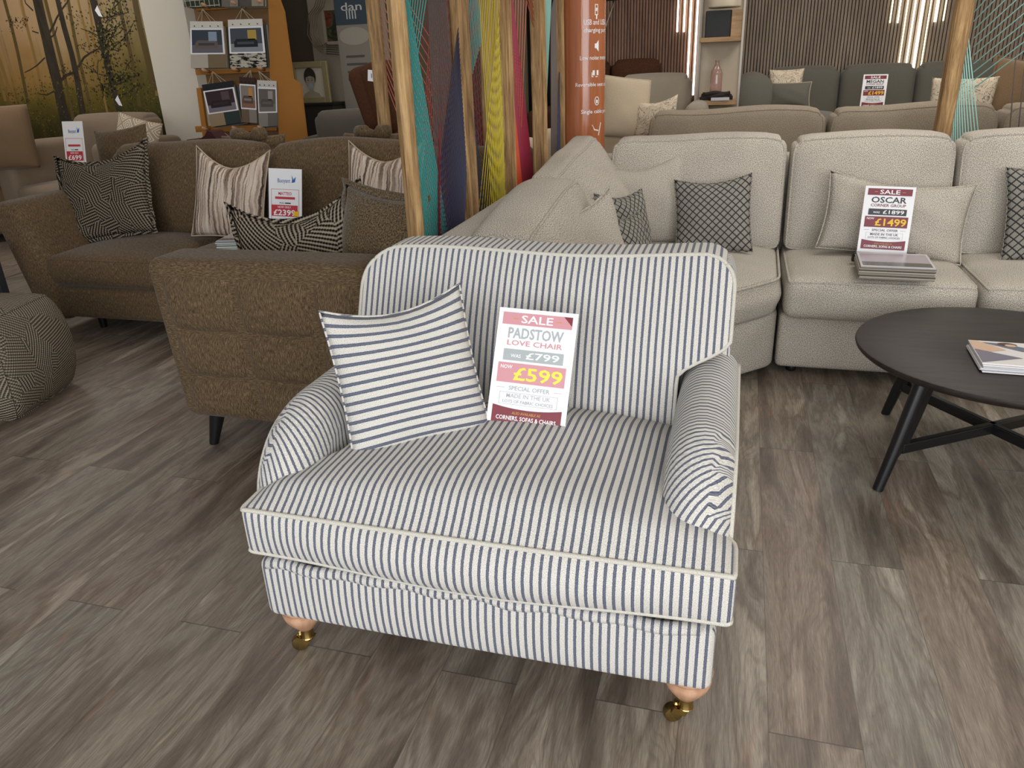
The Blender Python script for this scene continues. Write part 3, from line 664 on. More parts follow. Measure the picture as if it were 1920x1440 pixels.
for i in range(5): brochure(.4225+i*.0046, random.uniform(-.004, .004), random.uniform(-.005, .003)-.004, -3+random.uniform(-1, 1), False, 'thin brochure in the pile under the top one on the black table', 'C9CBD2' if i % 2 else 'E2E0DE')
brochure(.4225+5*.0046, 0, 0, -3, True, 'top white protection brochure with a reclining person, on the black table')

# ---------------------------------------------------------------- brown corner sofa
BS = empty('corner_sofa', (-2.4, 3.4, 0), 0, 'brown chenille corner sofa on the left with a tufted side panel', 'sofa')
softw('base', BS, -3.62, -1.2, 3.20, 4.05, .10, .275, BRN, .03, (20, 8, 3), (0, .01, 0))
softw('base', BS, -1.93, -1.15, 2.22, 3.22, .10, .30, BRN, .03)
softw('armrest', BS, -3.84, -3.62, 3.19, 4.15, .075, .73, BRN, .07, (4, 10, 8), (.015, .01, .01), lambda x, y, z: (x-.16*max(0,z/.65+.5)**1.2+.05, y, z))
for (x0, x1) in ((-3.67, -2.92), (-2.91, -2.0)):
    softw('seat_cushion', BS, x0, x1, 3.215, 3.95, .275, .44, BRN, .05, (12, 12, 4), (.004, .03, .045), pipe=((2, 1),), pr=.004)
softw('seat_cushion', BS, -1.96, -1.30, 2.34, 3.9, .285, .44, BRN, .05, (10, 14, 4), (.03, .004, .04), pipe=((2, 1),), pr=.004)
for (x0, x1, ph) in ((-3.74, -2.66, 0), (-2.64, -1.72, 2)):
    softw('back_cushion', BS, x0, x1, 3.80, 4.02, .44, .955, BRN, .07, (14, 4, 10), (0, .06, .02), lean(1, 1, .14, .006, ph), R2=[('xz', .10, ((-1, 1), (1, 1)))])
softw('back_frame', BS, -3.9, -1.12, 4.08, 4.26, .10, .90, BRN, .05, (20, 3, 6), fn=lean(1, 1, .06, 0))
softw('side_frame', BS, -1.28, -1.15, 2.36, 4.0, .10, .60, BRN, .04, (3, 12, 6))
# flared end arm: framed border round a tufted panel
AY0, AZ0, AZ1 = 2.125, .125, .735
def armf(x, y, z):
    t = z/.61+.5; return (x*(1+.02*t)-.030*t, y+.10*(1-t)*0+.0-.0*t, z)
ar = softw('end_arm', BS, -1.965, -1.13, AY0+.018, AY0+.24, AZ0, AZ1, BRN2, .045, (14, 6, 12), (0, 0, .004), armf)
V = []; F = []; U = []; nx, nz = 54, 44; X0, X1, Z0, Z1 = -1.915, -1.16, .135, .685
for j in range(nz+1):
    for i in range(nx+1):
        x = X0+(X1-X0)*i/nx; z = Z0+(Z1-Z0)*j/nz
        vx = [-1.62, -1.32]; vz = [.475, .300]
        g = 0
        for q in vx: g = max(g, math.exp(-((x-q)/.016)**2)*1.0)
        for q in vz: g = max(g, math.exp(-((z-q)/.012)**2))
        e = min(i, nx-i, j, nz-j)/3.0; e = min(1, e)
        cx = [X0]+vx+[X1]; cz = [Z1]+vz+[Z0]
        bx = next(k_ for k_ in range(3) if cx[k_]-1e-6 <= x <= cx[k_+1]+1e-6); bz = next(k_ for k_ in range(3) if cz[k_]+1e-6 >= z >= cz[k_+1]-1e-6)
        pf = abs(math.sin(PI*(x-cx[bx])/(cx[bx+1]-cx[bx])))**.5*abs(math.sin(PI*(cz[bz]-z)/(cz[bz]-cz[bz+1])))**.5 if 0 < i < nx and 0 < j < nz else 0
        y = AY0+.030-e*.012-.030*pf+.014*g*e
        t = (z-.125)/.61; xx = x*1+(-.030*t)+(x+1.55)*.02*t
        V.append((xx+2.4, y-3.4, z))
for j in range(nz):
    for i in range(nx): a = j*(nx+1)+i; F.append((a, a+1, a+nx+2, a+nx+1))
U = [[(V[t][0], V[t][2]) for t in f] for f in F]
link_mesh('tufted_panel', V, F, BRN, BS, uvs=U)
MB().box((.855, -1.25, .1), (.8, .06, .03), BLACKF)
for (x, y) in ((-1.86, 2.2), (-1.25, 2.2)):
    MB().tube([(0, 0, .13), (-.030, -.02, 0)], [.030, .017], BLKLEG, 18).build('leg', BS, True, loc=inv(BS, x, y, 0), sharp=40)
for (x, y) in ((-3.5, 3.35), (-2.0, 3.35), (-3.6, 4.1), (-1.3, 4.1)):
    MB().tube([(0, 0, .11), (0, 0, 0)], [.028, .018], BLKLEG, 14).build('leg', BS, True, loc=inv(BS, x, y, 0), sharp=40)

pillow('ribbed_cushion', .60, .50, .14, CHEV, (-3.50, 3.55, .475), (-22, -8, 8), 'black and grey ribbed cushion on the left end of the brown sofa', frill=.022, edge_mat=CHEV, dent=.05, peak=.03, wr=.012)
pillow('ribbed_cushion', .56, .36, .16, CHEV2, (-1.60, 2.56, .475), (-12, -9, 6), 'low black and tan ribbed cushion just above the tufted brown arm', frill=.02, edge_mat=CHEV2, dent=.035, peak=.07, wr=.012)
pillow('brushed_stripe_cushion', .46, .47, .14, BRUSH, (-2.78, 3.66, .465), (-18, 4, 3), 'brushed brown-stripe cushion left of the white price card on the brown sofa', edge=.004, edge_mat=CREAM, dent=.06, peak=.04, wr=.01)
pillow('brushed_stripe_cushion', .46, .47, .14, BRUSH, (-1.83, 3.70, .49), (-18, 0, -3), 'brushed brown-stripe cushion right of the price card, beside the cord screen', edge=.004, edge_mat=CREAM, dent=.06, peak=.04, wr=.01, seed=6)
pillow('brown_cushion', .42, .40, .16, BCUSH, (-1.28, 2.48, .52), (-10, 4, -24), 'brown ribbed cushion with wide border, between black ribbed cushion and near post', frill=.03, edge_mat=BCUSH, dent=.01, wr=.015)
def knot_cushion(loc, rz, label):
    o = pillow('knotted_cushion', .46, .34, .16, BRN, loc, (-6, 0, rz), label, dent=.0, seed=9, wr=.015)
    m = MB()
    for a in (-1, 1):
        m.tube([(a*.01, -.03, .315), (a*.055, -.03, .335), (a*.11, -.02, .345)], [.022, .048, .035], BRN, 10)
    m.tube([(-.03, -.03, .32), (0, -.06, .335), (.03, -.03, .32)], .026, BRN, 8); m.build('knot', o, True)
knot_cushion((-2.93, 4.24, .645), 5, 'brown knotted cushion poking up behind the left stripe cushion')
knot_cushion((-2.10, 4.26, .645), -5, 'brown knotted cushion poking up behind the right stripe cushion')
# pile of fabric samples tucked under the stripe cushion
swatch_book('fabric_sample_book', (-2.52, 3.42, .475), 12, 'small stack of pale fabric samples under the left stripe cushion', w=.17, d=.22, n=11, cols=('8FA39A', 'E4E2DD', '6C716C', 'D4D2CC'))
def buoyant_card(loc, rot, w, h, title, price, label, old=False):
    m = MB(); m.box((0, .0025, h/2), (w, .003, h), PAPER); y = -.0004
    m.text('Buoyant', -.03*w, .80*h, .060*h, PBLUE, .38*w, y, .004)
    m.poly([(.20*w, y, .80*h), (.30*w, y, .81*h), (.33*w, y, .89*h), (.26*w, y, .85*h), (.20*w, y, .91*h), (.22*w, y, .85*h)], PBLUE)
    for (x0, z0, x1, z1) in ((-.42, .12, .42, .125), (-.42, .70, .42, .705), (-.42, .12, -.41, .705), (.41, .12, .42, .705)): m.rect(x0*w, z0*h, x1*w, z1*h, PRED, y)
    if title: m.text(title, 0, .62*h, .045*h, PRED, .40*w, y, .012)
    m.rect(-.30*w, .56*h, .30*w, .595*h, PRED, y); m.text('WAS', -.10*w, .49*h, .028*h, PGREY, .15*w, y, .0); m.rect(.0, .495*h, .17*w, .512*h, PGREY, y)
    m.rect(-.41*w, .31*h, .38*w, .475*h, PRED, y); m.text('NOW ONLY', -.02*w, .43*h, .030*h, PWHITE, .40*w, y-.0005, .01); m.text(price, -.02*w, .325*h, .082*h, PWHITE, .66*w, y-.0005, .02)
    if not old: m.rect(.26*w, .32*h, .42*w, .39*h, PYEL, y-.0008)
    if not old: m.text('CORNER UNIT', 0, .25*h, .026*h, PGREY, .38*w, y, .006)
    for zz in (.20, .155)+((.26,) if old else ()): m.rect(-.27*w, zz*h, .27*w, (zz+.010)*h, PGREY, y)
    r = empty('price_card', loc, 0, label, 'sign'); r.rotation_euler = [math.radians(a) for a in rot]; m.build('printed_card', r)
    MB().box((0, .006, h/2), (w+.004, .002, h+.004), ACRYL).build('clear_holder', r)
buoyant_card((-2.335, 3.56, .505), (-12, 2, 0), .20, .36, 'MATTEO', '\u00a32399', 'white and red price card standing on the brown corner sofa')

# ---------------------------------------------------------------- pouffe and side table at the left edge
PO = Soft((.50, .50, .46), .05, (12, 12, 12), (.045, .045, .03), (0, 0, .225), lambda x, y, z: (x*(1-.16*abs(z/.23)**2.5), y*(1-.16*abs(z/.23)**2.5), z))
o = PO.obj('pouffe', POUFM, None, loc=(-3.13, 2.34, -.005), rot=(0, 0, 14)); tag(o, 'faceted grey ribbed pouffe at the left edge, in front of the brown sofa', 'pouffe')
for sd in (1, -1): MB().tube(PO.ring(2, sd, .001), .004, POUFM, 6, True).build('seam_piping', o, True)
MB().tube(PO.ring(1, -1, .001), .004, POUFM, 6, True).build('seam_piping', o, True)
ST = empty('side_table', (-3.93, 2.86, 0), 0, 'dark-legged side table mostly outside the left edge, beside the brown sofa arm', 'table')
for (x, y) in ((.20, .12), (-.2, .12), (.20, -.2), (-.2, -.2)):
    MB().box((x, y, .26), (.045, .045, .52), plain('slate_leg', '2B2C31', .5), bev=.004).build('leg', ST)
MB().box((0, -.04, .535), (.46, .38, .03), ORANGE_MDF, bev=.004).build('tabletop', ST)
# ---------------------------------------------------------------- corded wooden screens
def cord(name, c): return plain(name, c, .55, .4)
TEAL = cord('cord_teal', '3F9C96'); LTEAL = cord('cord_pale_teal', '86B5AB'); NAVY = cord('cord_navy', '2B2C48'); GREYC = cord('cord_grey_brown', '5A4D48'); REDC = cord('cord_dark_red', '7E2230')
YEL = cord('cord_yellow', 'CDB93A'); ORG = cord('cord_orange', 'D4542A'); MAR = cord('cord_maroon', '9A2E44'); SALM = cord('cord_salmon', 'CC7258'); RUST = cord('cord_rust', '8A4038'); PURP = cord('cord_purple', '3F3A58'); MINT = cord('cord_mint', '8FBFB6')
def post(m, x, y, w, h, rz, seed=0):
    """rough-sawn post with slightly waney edges"""
    rnd = random.Random(seed); n = 14; a = math.radians(rz); cx, sx = math.cos(a), math.sin(a); V = []; F = []
    for i in range(n+1):
        z = h*i/n; k_ = 1+rnd.uniform(-.05, .05); ch = w*.12
        for (px, py) in ((-1, -1+.2), (-1+.2, -1), (1-.2, -1), (1, -1+.2), (1, 1-.2), (1-.2, 1), (-1+.2, 1), (-1, 1-.2)):
            X, Y_ = px*w/2*k_, py*w/2*k_; V.append((x+X*cx-Y_*sx, y+X*sx+Y_*cx, z))
    F = [(i*8+j, i*8+(j+1) % 8, i*8+8+(j+1) % 8, i*8+8+j) for i in range(n) for j in range(8)]+[tuple(range(7, -1, -1)), tuple(n*8+j for j in range(8))]
    return m.add(V, F, MANGO)
def screen(A, B, w, bundles, label, rzA=45, rzB=45, h=2.0, group=None, r=.0021, y_off=0):
    c = Vector(((A[0]+B[0])/2, (A[1]+B[1])/2, 0)); root = empty('cord_screen', c, 0, label, 'screen', group); A = Vector((A[0], A[1], 0))-c; B = Vector((B[0], B[1], 0))-c
    for (P_, rz, sd) in ((A, rzA, 1), (B, rzB, 2)): post(MB(), P_.x, P_.y, w, h, rz, sd+int(abs(c.x)*100)).build('post', root, True, sharp=25)
    D = (B-A); L = D.length; d = D/L; rz = math.degrees(math.atan2(d.y, d.x)); nrm = Vector((d.y, -d.x, 0))
    for z in (.09, h-.05): MB().box((0, 0, z), (L-w, w*.8, .05), MANGO, (0, 0, rz), bev=.003).build('rail', root)
    for bi, (mat, n, s0, z0, s1, z1, *o) in enumerate(bundles):
        m = MB(); off = nrm*((o[0] if o else 0)*.006)
        for i in range(n):
            t = i/(n-1); lerp = lambda p: p[0]+(p[1]-p[0])*t
            m.tube([A+D*lerp(s0)+off+Vector((0, 0, lerp(z0))), A+D*lerp(s1)-off*.5+Vector((0, 0, lerp(z1)))], r, mat, 5)
        m.build('cord_bundle', root, True)
    return root
P1 = (aty(781, 450, 2.32).x, 2.32); P2 = (aty(868, 300, 2.85).x, 2.85); P3 = (aty(945, 250, 3.36).x, 3.36); P4 = (aty(1007, 200, 3.80).x, 3.80); P5 = (aty(1050, 200, 4.22).x, 4.22)
screen(P1, P2, .046, [
    (TEAL, 15, (.12, 1.0), (1.95, 1.95), (.0, .03), (1.46, 1.16), 1), (TEAL, 38, (.0, .0), (1.78, .30), (.92, .04), (.11, .11), 2),
    (RUST, 16, (1.0, 1.0), (1.95, 1.25), (.25, .05), (1.15, .40), -2), (REDC, 14, (1.0, 1.0), (1.90, 1.20), (.40, .10), (.9, .20), -3), (GREYC, 17, (.50, .80), (1.60, 1.75), (.30, 1.0), (.11, .11), 1),
    (NAVY, 30, (1.0, 1.0), (1.47, 1.0), (.03, .60), (.55, .11), 3)],
    'nearest cord screen with bright teal and navy strings, beside the brown sofa', 45, 45, group=None, r=.0018)
screen((P2[0]+.012, P2[1]+.05), P3, .05, [
    (LTEAL, 12, (.0, .55), (1.95, 1.95), (.05, .40), (1.25, 1.40), -2), (NAVY, 12, (.0, .0), (1.60, .80), (.60, .12), (.11, .11), -1),
    (YEL, 17, (1.0, 1.0), (1.55, 1.10), (.0, .90), (.62, .11), 1), (YEL, 13, (.35, 1.0), (1.95, 1.95), (.62, 1.0), (.11, .40), 2)],
    'second cord screen with dense yellow strings between its wooden posts', 20, 20, r=.0017)
screen((P3[0]+.012, P3[1]+.05), P4, .05, [
    (SALM, 9, (.1, 1.0), (1.95, 1.95), (.0, .35), (1.42, 1.05), -2), (SALM, 9, (.03, .7), (1.9, 1.95), (1.0, 1.0), (1.45, 1.65), -1),
    (MAR, 34, (.0, .0), (1.85, 1.15), (1.0, .55), (.55, .11), 1), (ORG, 26, (.0, .0), (1.32, .55), (.75, .10), (.11, .11), 2)],
    'third cord screen with orange and maroon strings beside the yellow one', 15, 15, r=.0022)
screen((P4[0]+.012, P4[1]+.05), P5, .052, [
    (LTEAL, 24, (.1, .7), (1.95, 1.95), (.0, .10), (1.45, .9), 2), (LTEAL, 26, (.0, .0), (1.25, .8), (.08, .50), (.11, .11), 2),
    (GREYC, 15, (.55, .8), (1.55, 1.65), (.35, .90), (.11, .11), 0), (NAVY, 26, (1.0, 1.0), (1.42, .95), (.4, .75), (.11, .11), 1)],
    'farthest cord screen with pale teal and navy strings, next to the orange column', 15, 10, r=.0028)
QA = aty(711, 130, 4.42)
screen((QA.x, 4.42), (QA.x+.66, 4.46), .075, [
    (SALM, 16, (.05, .05), (1.95, 1.25), (.96, .6), (1.0, .11), 0), (REDC, 26, (.97, .97), (1.9, 1.0), (.05, .75), (.5, .11), 1), (REDC, 22, (.3, .95), (1.95, 1.95), (.55, .97), (1.0, .6), -1)],
    'cord screen with red and salmon strings standing behind the brown sofa', 20, 10)
RA = aty(1787, 130, 4.62)
screen((RA.x, 4.62), (RA.x+1.1, 4.66), .075, [
    (MINT, 13, (.02, .02), (1.42, .98), (.36, .09), (.11, .11), 3), (LTEAL, 12, (.25, .98), (1.95, 1.95), (.03, .10), (1.55, 1.12), 0),
    (GREYC, 14, (.20, .75), (1.75, 1.95), (.35, .75), (.3, .2), -1), (PURP, 20, (.99, .99), (1.95, 1.35), (.12, .45), (.55, .30), 1)],
    'cord screen with mint and purple strings behind the pale corner sofa', 4, 0, r=.003)
for o_ in [o for o in bpy.data.objects if o.name.startswith('cord_bundle')]: pass

# ---------------------------------------------------------------- slim upright lights on the slatted wall
LEDW = glow('led_white', 'FFFDF2', 4.5); LEDC = glow('led_cream', 'FFF0C4', 3.2)
led_i = 0
for (px, py, mat, w) in ((1269.6, 60, LEDW, .022), (1282, 60, LEDW, .022), (1290.8, 112, LEDW, .024), (1303, 110, LEDW, .024), (1668.6, 43, LEDC, .016), (1683, 43, LEDW, .018), (1686, 115, LEDC, .016), (1700, 115, LEDW, .018), (1714.5, 113, LEDW, .032), (1728.5, 112, LEDC, .016), (1753, 41, LEDW, .030), (1768.5, 39, LEDC, .016)):
    p = aty(px, py, 9.05); z0 = p.z if py < 100 else .95
    m = MB(); m.tube([(0, 0, 0), (0, 0, 2.75-z0)], w*.36, mat, 8); o = m.build('light_tube', None, True, loc=(p.x, 9.052, z0))
    o.name = 'led_strip_light'; o.data.name = 'led_strip_light'
    left = px < 1400; tag(o, ['slim upright light tube glowing on the reddish slatted wall', 'slim upright light tube glowing on the grey-brown slatted wall'][not left]+(', short' if py < 100 else ', long'), 'wall light', ('left' if left else 'right')+' wall '+('short' if py < 100 else 'long')+' light tubes')

# ---------------------------------------------------------------- orange promotional column
cx_, cy_, R_ = (aty(1096, 125, 4.62).x, 4.62, .118)
ORB = NT('orange_laminate', .16, .6); v_ = ORB.noise(ORB.coord('Object', scale=(9, 9, .5)), 3, 3, .6); ORB.base(ORB.ramp(v_, [(.35, 'A8613C'), (.65, 'BC744C')])); ORB.bump(v_, .3, .006)
col = empty('promotional_column', (cx_, cy_, 0), 0, 'glossy orange round column with white feature lettering', 'column')
n_ = 48; V = [(R_*math.cos(2*PI*i/n_), R_*math.sin(2*PI*i/n_), z) for z in (0, .5, 1.0, 1.5, 2.0) for i in range(n_)]
F = [(k_*n_+i, k_*n_+(i+1) % n_, (k_+1)*n_+(i+1) % n_, (k_+1)*n_+i) for k_ in range(4) for i in range(n_)]
link_mesh('column_wrap', V, F, ORB.m, col)
q = MB(); a0 = .095                                                # lettering starts to the right of the front line
def zc(py): return aty(1110, py, 4.50).z
for (t_, py, h_, w_, xl) in (('USB and USB-C', 46, .027, .17, .0), ('charging port', 60, .022, .16, .0), ('Low noise motor', 112, .022, .19, -.022), ('Reversible seat cushion', 162, .020, .27, -.048), ('Single cable power', 213, .021, .22, -.016)):
    q.text(t_, xl, zc(py), h_, PWHITE, w_, 0, .006, 'L')
def qr(x0, y0, x1, y1): q.rect(x0, y0, x1, y1, PWHITE)
z = zc(28); qr(.062, z, .082, z+.004); qr(.062, z+.05, .082, z+.054); qr(.062, z, .066, z+.054); qr(.078, z, .082, z+.054); qr(.068, z+.02, .076, z+.036); qr(.069, z-.02, .077, z)
z = zc(86); q.poly([(.062, 0, z-.012), (.072, 0, z-.012), (.088, 0, z-.030), (.088, 0, z+.030), (.072, 0, z+.012), (.062, 0, z+.012)], PWHITE)
z = zc(140); q.rect(.050, z-.004, .088, z+.022, PWHITE); q.rect(.044, z-.013, .082, z-.009, PWHITE); q.rect(.044, z-.013, .048, z+.012, PWHITE)
z = zc(190); 
for i in range(16):
    a, b = 2*PI*i/16, 2*PI*(i+1)/16; q.poly([(.078+.016*math.cos(a), 0, z+.024*math.sin(a)), (.078+.016*math.cos(b), 0, z+.024*math.sin(b)), (.078+.012*math.cos(b), 0, z+.020*math.sin(b)), (.078+.012*math.cos(a), 0, z+.020*math.sin(a))], PWHITE)
q.rect(.072, z-.012, .084, z+.006, PWHITE)
z = zc(245); q.poly([(.045, 0, z+.03), (.05, 0, z+.03), (.06, 0, z), (.09, 0, z-.006), (.09, 0, z), (.064, 0, z+.006)], PWHITE); q.poly([(.088, 0, z-.03), (.094, 0, z-.03), (.112, 0, z+.04), (.106, 0, z+.04)], PWHITE)
V = []
for (x, y, z) in q.v:
    a = -PI/2+.16+(x+.0)/R_; V.append(((R_+.0012)*math.cos(a), (R_+.0012)*math.sin(a), z))
link_mesh('lettering', V, q.f, PWHITE, col, smooth=False)

# ---------------------------------------------------------------- generic upholstered pieces further back
def sofa(name, loc, rz, w, d, h, mat, label, cat='sofa', seats=2, arm_h=.62, arm_w=.2, seat_h=.45, back_t=.22, group=None, armless=(), bulge=.03, backs=None, legs=True):
    r = empty(name, loc, rz, label, cat, group)
    Soft((w, d, seat_h-.20), .03, (8, 6, 3), c=(0, d/2, .07+(seat_h-.20)/2)).obj('base', mat, r)
    iw = w-arm_w*(2-len(armless)); x0 = -w/2+(0 if 'L' in armless else arm_w)
    for i in range(seats):
        ww = iw/seats-.006; Soft((ww, d-back_t, .16), .045, (8, 8, 3), (0, .02, .03), (x0+iw/seats*(i+.5), (d-back_t)/2, seat_h-.07)).obj('seat_cushion', mat, r)
    nb = backs or seats; bw = iw/nb
    for i in range(nb):
        Soft((bw-.008, back_t, h-seat_h), .07, (10, 4, 8), (0, bulge, .015), (x0+bw*(i+.5), d-back_t*.6, (h+seat_h)/2), lean(1, 1, .06, 0), R2=[('xz', .08, ((-1, 1), (1, 1)))]).obj('back_cushion', mat, r)
    for s_, k_ in ((-1, 'L'), (1, 'R')):
        if k_ not in armless: Soft((arm_w, d*.96, arm_h-.07), .06, (4, 8, 6), (.01, 0, .01), (s_*(w/2-arm_w/2), d*.5, (arm_h+.07)/2)).obj('armrest', mat, r)
    if legs:
        for sx in (-1, 1):
            for y in (.08, d-.08): MB().tube([(0, 0, .075), (0, 0, 0)], [.025, .018], BLKLEG, 10).build('leg', r, True, loc=(sx*(w/2-.1), y, 0))
    return r
# linen sofa turned away from the camera, behind the pale corner sofa
LS = empty('linen_sofa', (.8, 5.35, 0), 0, 'sand linen sofa seen from behind, in back of the pale corner sofa', 'sofa')
for (x0, x1) in ((-.57, .475), (.49, 1.38), (1.39, 2.3)):
    softw('back_section', LS, x0, x1, 5.04, 5.28, .10, 1.02, LINEN, .05, (16, 4, 12), (0, .02, .012), lambda x, y, z: (x, y-.04*(z+.46), z+.01*math.sin(x*7)*smooth(.2, .45, z)), R2=[('xz', .09, ((-1, 1), (1, 1)))], pipe=((1, -1),))
softw('seat_cushion', LS, -.50, 2.2, 5.28, 6.0, .22, .46, LINEN, .05)
softw('armrest', LS, -.62, -.50, 5.1, 6.0, .08, .60, LINEN, .05)
for (x, y) in ((-.4, 5.15), (2.1, 5.15), (-.4, 5.9), (2.1, 5.9)): MB().tube([(0, 0, .12), (0, 0, 0)], [.025, .018], BLKLEG, 10).build('leg', LS, True, loc=inv(LS, x, y, 0))
# cream piece to the left of it
sofa('cream_sofa', (-1.1, 5.4, 0), 0, 1.1, .58, .86, CREAM, 'cream velvet sofa half hidden behind the orange column', seats=1, arm_w=.14, arm_h=.80)
pillow('cream_cushion', .36, .40, .18, CREAM, (aty(1168, 240, 5.35).x, 5.35, .83), (-14, 8, 30), 'plump cream cushion just right of the orange column', dent=.0, pinch=.02, edge=.005, edge_mat=CREAM)
PRNT = NT('ink_print_cloth', .8, .2); v_ = PRNT.noise(PRNT.coord('UV'), 9, 3, .7, 2.5); PRNT.base(PRNT.ramp(v_, [(.40, 'CFC0A8'), (.47, 'C9BAA2'), (.49, '4A4038'), (.52, 'CBBDA6'), (.7, 'B8A890')]))
GEO = NT('beige_trellis', .8, .2); s_ = GEO.sep(GEO.coord('UV'))
g_ = GEO.math('FRACT', GEO.math('MULTIPLY', GEO.math('MAXIMUM', GEO.math('ABSOLUTE', GEO.math('SUBTRACT', GEO.math('FRACT', GEO.math('MULTIPLY', GEO.math('ADD', s_[0], s_[1]), 7.0)), .5)), GEO.math('ABSOLUTE', GEO.math('SUBTRACT', GEO.math('FRACT', GEO.math('MULTIPLY', GEO.math('SUBTRACT', s_[0], s_[1]), 7.0)), .5))), 6.0))
GEO.base(GEO.mix(GEO.math('LESS_THAN', g_, .38), 'A8977C', 'DDD3C2'))
pillow('printed_cushion', .30, .26, .10, PRNT.m, (aty(1226, 240, 5.2).x, 5.32, .84), (-14, -6, -10), 'ink-printed cream cushion beside the plump cream one', dent=.03)
sofa('recliner_armchair', (-.78, 6.5, 0), 0, .98, .95, 1.20, RECL, 'greige recliner armchair in front of the reddish slatted wall', 'armchair', 1, .98, .17, .60, .26, bulge=.05)
sofa('leather_sofa', (-1.37, 7.7, 0), 0, 1.45, .95, 1.33, LEATH, 'brown leather sofa against the reddish slatted wall', 'sofa', 2, .9, .2, .55, .26)
sofa('leather_armchair', (-.31, 7.8, 0), 0, .56, .9, 1.30, LEATH, 'rounded brown leather armchair left of the metal shelf unit', 'armchair', 1, .9, .1, .55, .3, bulge=.06)
DG = sofa('charcoal_sofa', (1.20, 7.55, 0), 0, 2.40, 1.0, 1.20, CHAR, 'long charcoal velvet sofa against the grey-brown slatted wall', 'sofa', 3, .85, .2, .62, .24, bulge=.03)
Soft((.72, .55, .50), .07, (8, 6, 5), (.02, .02, .04), (-.78, -.42, .60)).obj('chaise_cushion', CHAR, DG)
Soft((.70, .50, .36), .05, (6, 6, 4), c=(-.78, -.42, .18)).obj('chaise_base', CHAR, DG)
m = MB(); m.lathe([(.02, -.07), (.14, -.062), (.19, -.03), (.20, 0), (.19, .03), (.14, .062), (.02, .07)], CHAR, 32)
tag(link_mesh('round_cushion', m.v, m.f, m.mats, None, mi=m.m, loc=(.06, 7.45, 1.00), rot=(75, 0, 14)), 'round charcoal velvet cushion at the left end of the charcoal sofa', 'cushion')
pillow('dark_cushion', .36, .22, .12, CHAR, (.37, 7.45, .88), (-12, 0, 0), 'small dark grey cushion next to the round charcoal one', edge=.003, edge_mat=CREAM)
pillow('printed_cushion', .30, .26, .10, PRNT.m, (.34, 7.55, .95), (-12, 0, 4), 'ink-printed cushion peeping over the small dark grey one')
p = aty(1635, 190, 7.75); sale_card('sale_sign', .20, .285, 'MEGAN', 'CORNER GROUP', '\u00a31899', '\u00a31499', (p.x, 7.72, p.z-.06), (-8, 1, 0), 'distant sale card on the charcoal sofa under the light tubes')
pillow('trellis_cushion', .36, .34, .12, PRNT.m, (1.25, 5.42, .82), (-12, 0, -20), 'patterned cushion behind the mint strings of the right screen')
pillow('tan_cushion', .44, .44, .16, TAN, (1.60, 5.50, .80), (-12, 10, 20), 'plump tan cushion behind the right-hand screen', edge=.005, edge_mat=TAN, pinch=.02)
# metal shelf unit with ornaments
SU = empty('shelf_unit', (-.23, 7.15, 0), 0, 'slim metal shelf unit with oak shelves between the two slatted walls', 'shelf')
STL = plain('brushed_steel', '857C70', .35, .5, .6); SHZ = [.40, .965, 1.455, 1.95]
for (x, y) in ((-.175, -.14), (.175, -.14), (-.175, .14), (.175, .14)): MB().box((x, y, 1.05), (.016, .016, 2.1), STL).build('upright', SU)
for z in SHZ: MB().box((0, 0, z), (.335, .28, .035), OAK, bev=.002).build('shelf_board', SU)
MB().box((0, .15, 1.05), (.33, .008, 2.0), plain('beige_panel', 'B8AB96', .7)).build('back_panel', SU)
GL = NT('smoked_pink_glass', .06, .5); GL.base('C9A79A'); GL.b.inputs['Transmission Weight'].default_value = .55
m = MB().lathe([(.03, 0), (.046, .004), (.05, .03), (.05, .15), (.045, .185), (.028, .215), (.017, .235), (.017, .262), (.021, .268)], GL.m, 28)
tag(m.build('vase', None, True, loc=(-.245, 7.12, 1.03)), 'tall pinkish glass bottle vase standing on the shelf unit', 'vase')
tw = MB()
for i, (w_, z) in enumerate(((.27, .0), (.25, .022), (.22, .042))): tw.tube([(-w_/2+w_*j/8, .01*math.sin(j+i), z+.012+.006*math.sin(j*1.1+i*2)) for j in range(9)], .016, plain('dark_throw', '2B2420', .9), 8)
tag(tw.build('folded_throw', None, True, loc=(-.235, 7.06, .985)), 'dark folded throw lying in front of the glass vase', 'throw')
tag(MB().box((0, 0, .012), (.15, .05, .024), PLG, bev=.002).build('book', loc=(-.20, 6.99+.03, .9825)), 'pale book lying flat at the front edge of the shelf unit', 'book')
SH = empty('table_lamp', (-.215, 7.12, 1.4725), 0, 'black and oak block lamp under a cream shade on the shelf unit', 'lamp')
MB().box((-.045, 0, .10), (.20, .16, .20), plain('matte_black', '1C1D1E', .6), (0, 0, 4), bev=.004).build('body', SH); MB().box((.10, .0, .10), (.085, .16, .20), OAK, (0, 0, 4), bev=.004).build('side_block', SH)
m = MB().lathe([(.125, .0), (.13, .01), (.122, .22), (.118, .22)], plain('cream_shade', 'CDC0A8', .8), 36); m.build('lamp_shade', SH, True, loc=(0, 0, .222))
AL = empty('arc_lamp', (aty(1150, 30, 6.1).x, 6.1, 0), 0, 'arc lamp with dark dish and thin steel rod right of the orange column', 'lamp')
c = AL.location; q1 = aty(1133, 58, 6.1)-c; q2 = aty(1166, -40, 6.1)-c
MB().tube([(q1.x-.30, 0, .02), (q1.x-.12, 0, .7), q1, q2], .006, STL, 8).build('rod', AL, True); MB().lathe([(.0, .0), (.12, .0), (.12, .03), (0, .03)], BLACKF, 24, (q1.x-.30, 0, 0)).build('base', AL, True)
q3 = aty(1140, -6, 6.1)-c; MB().lathe([(.02, .10), (.07, .07), (.11, 0), (.105, 0), (.06, .05)], BLACKF, 28, (q3.x, q3.y, q3.z-.02)).build('dish', AL, True)
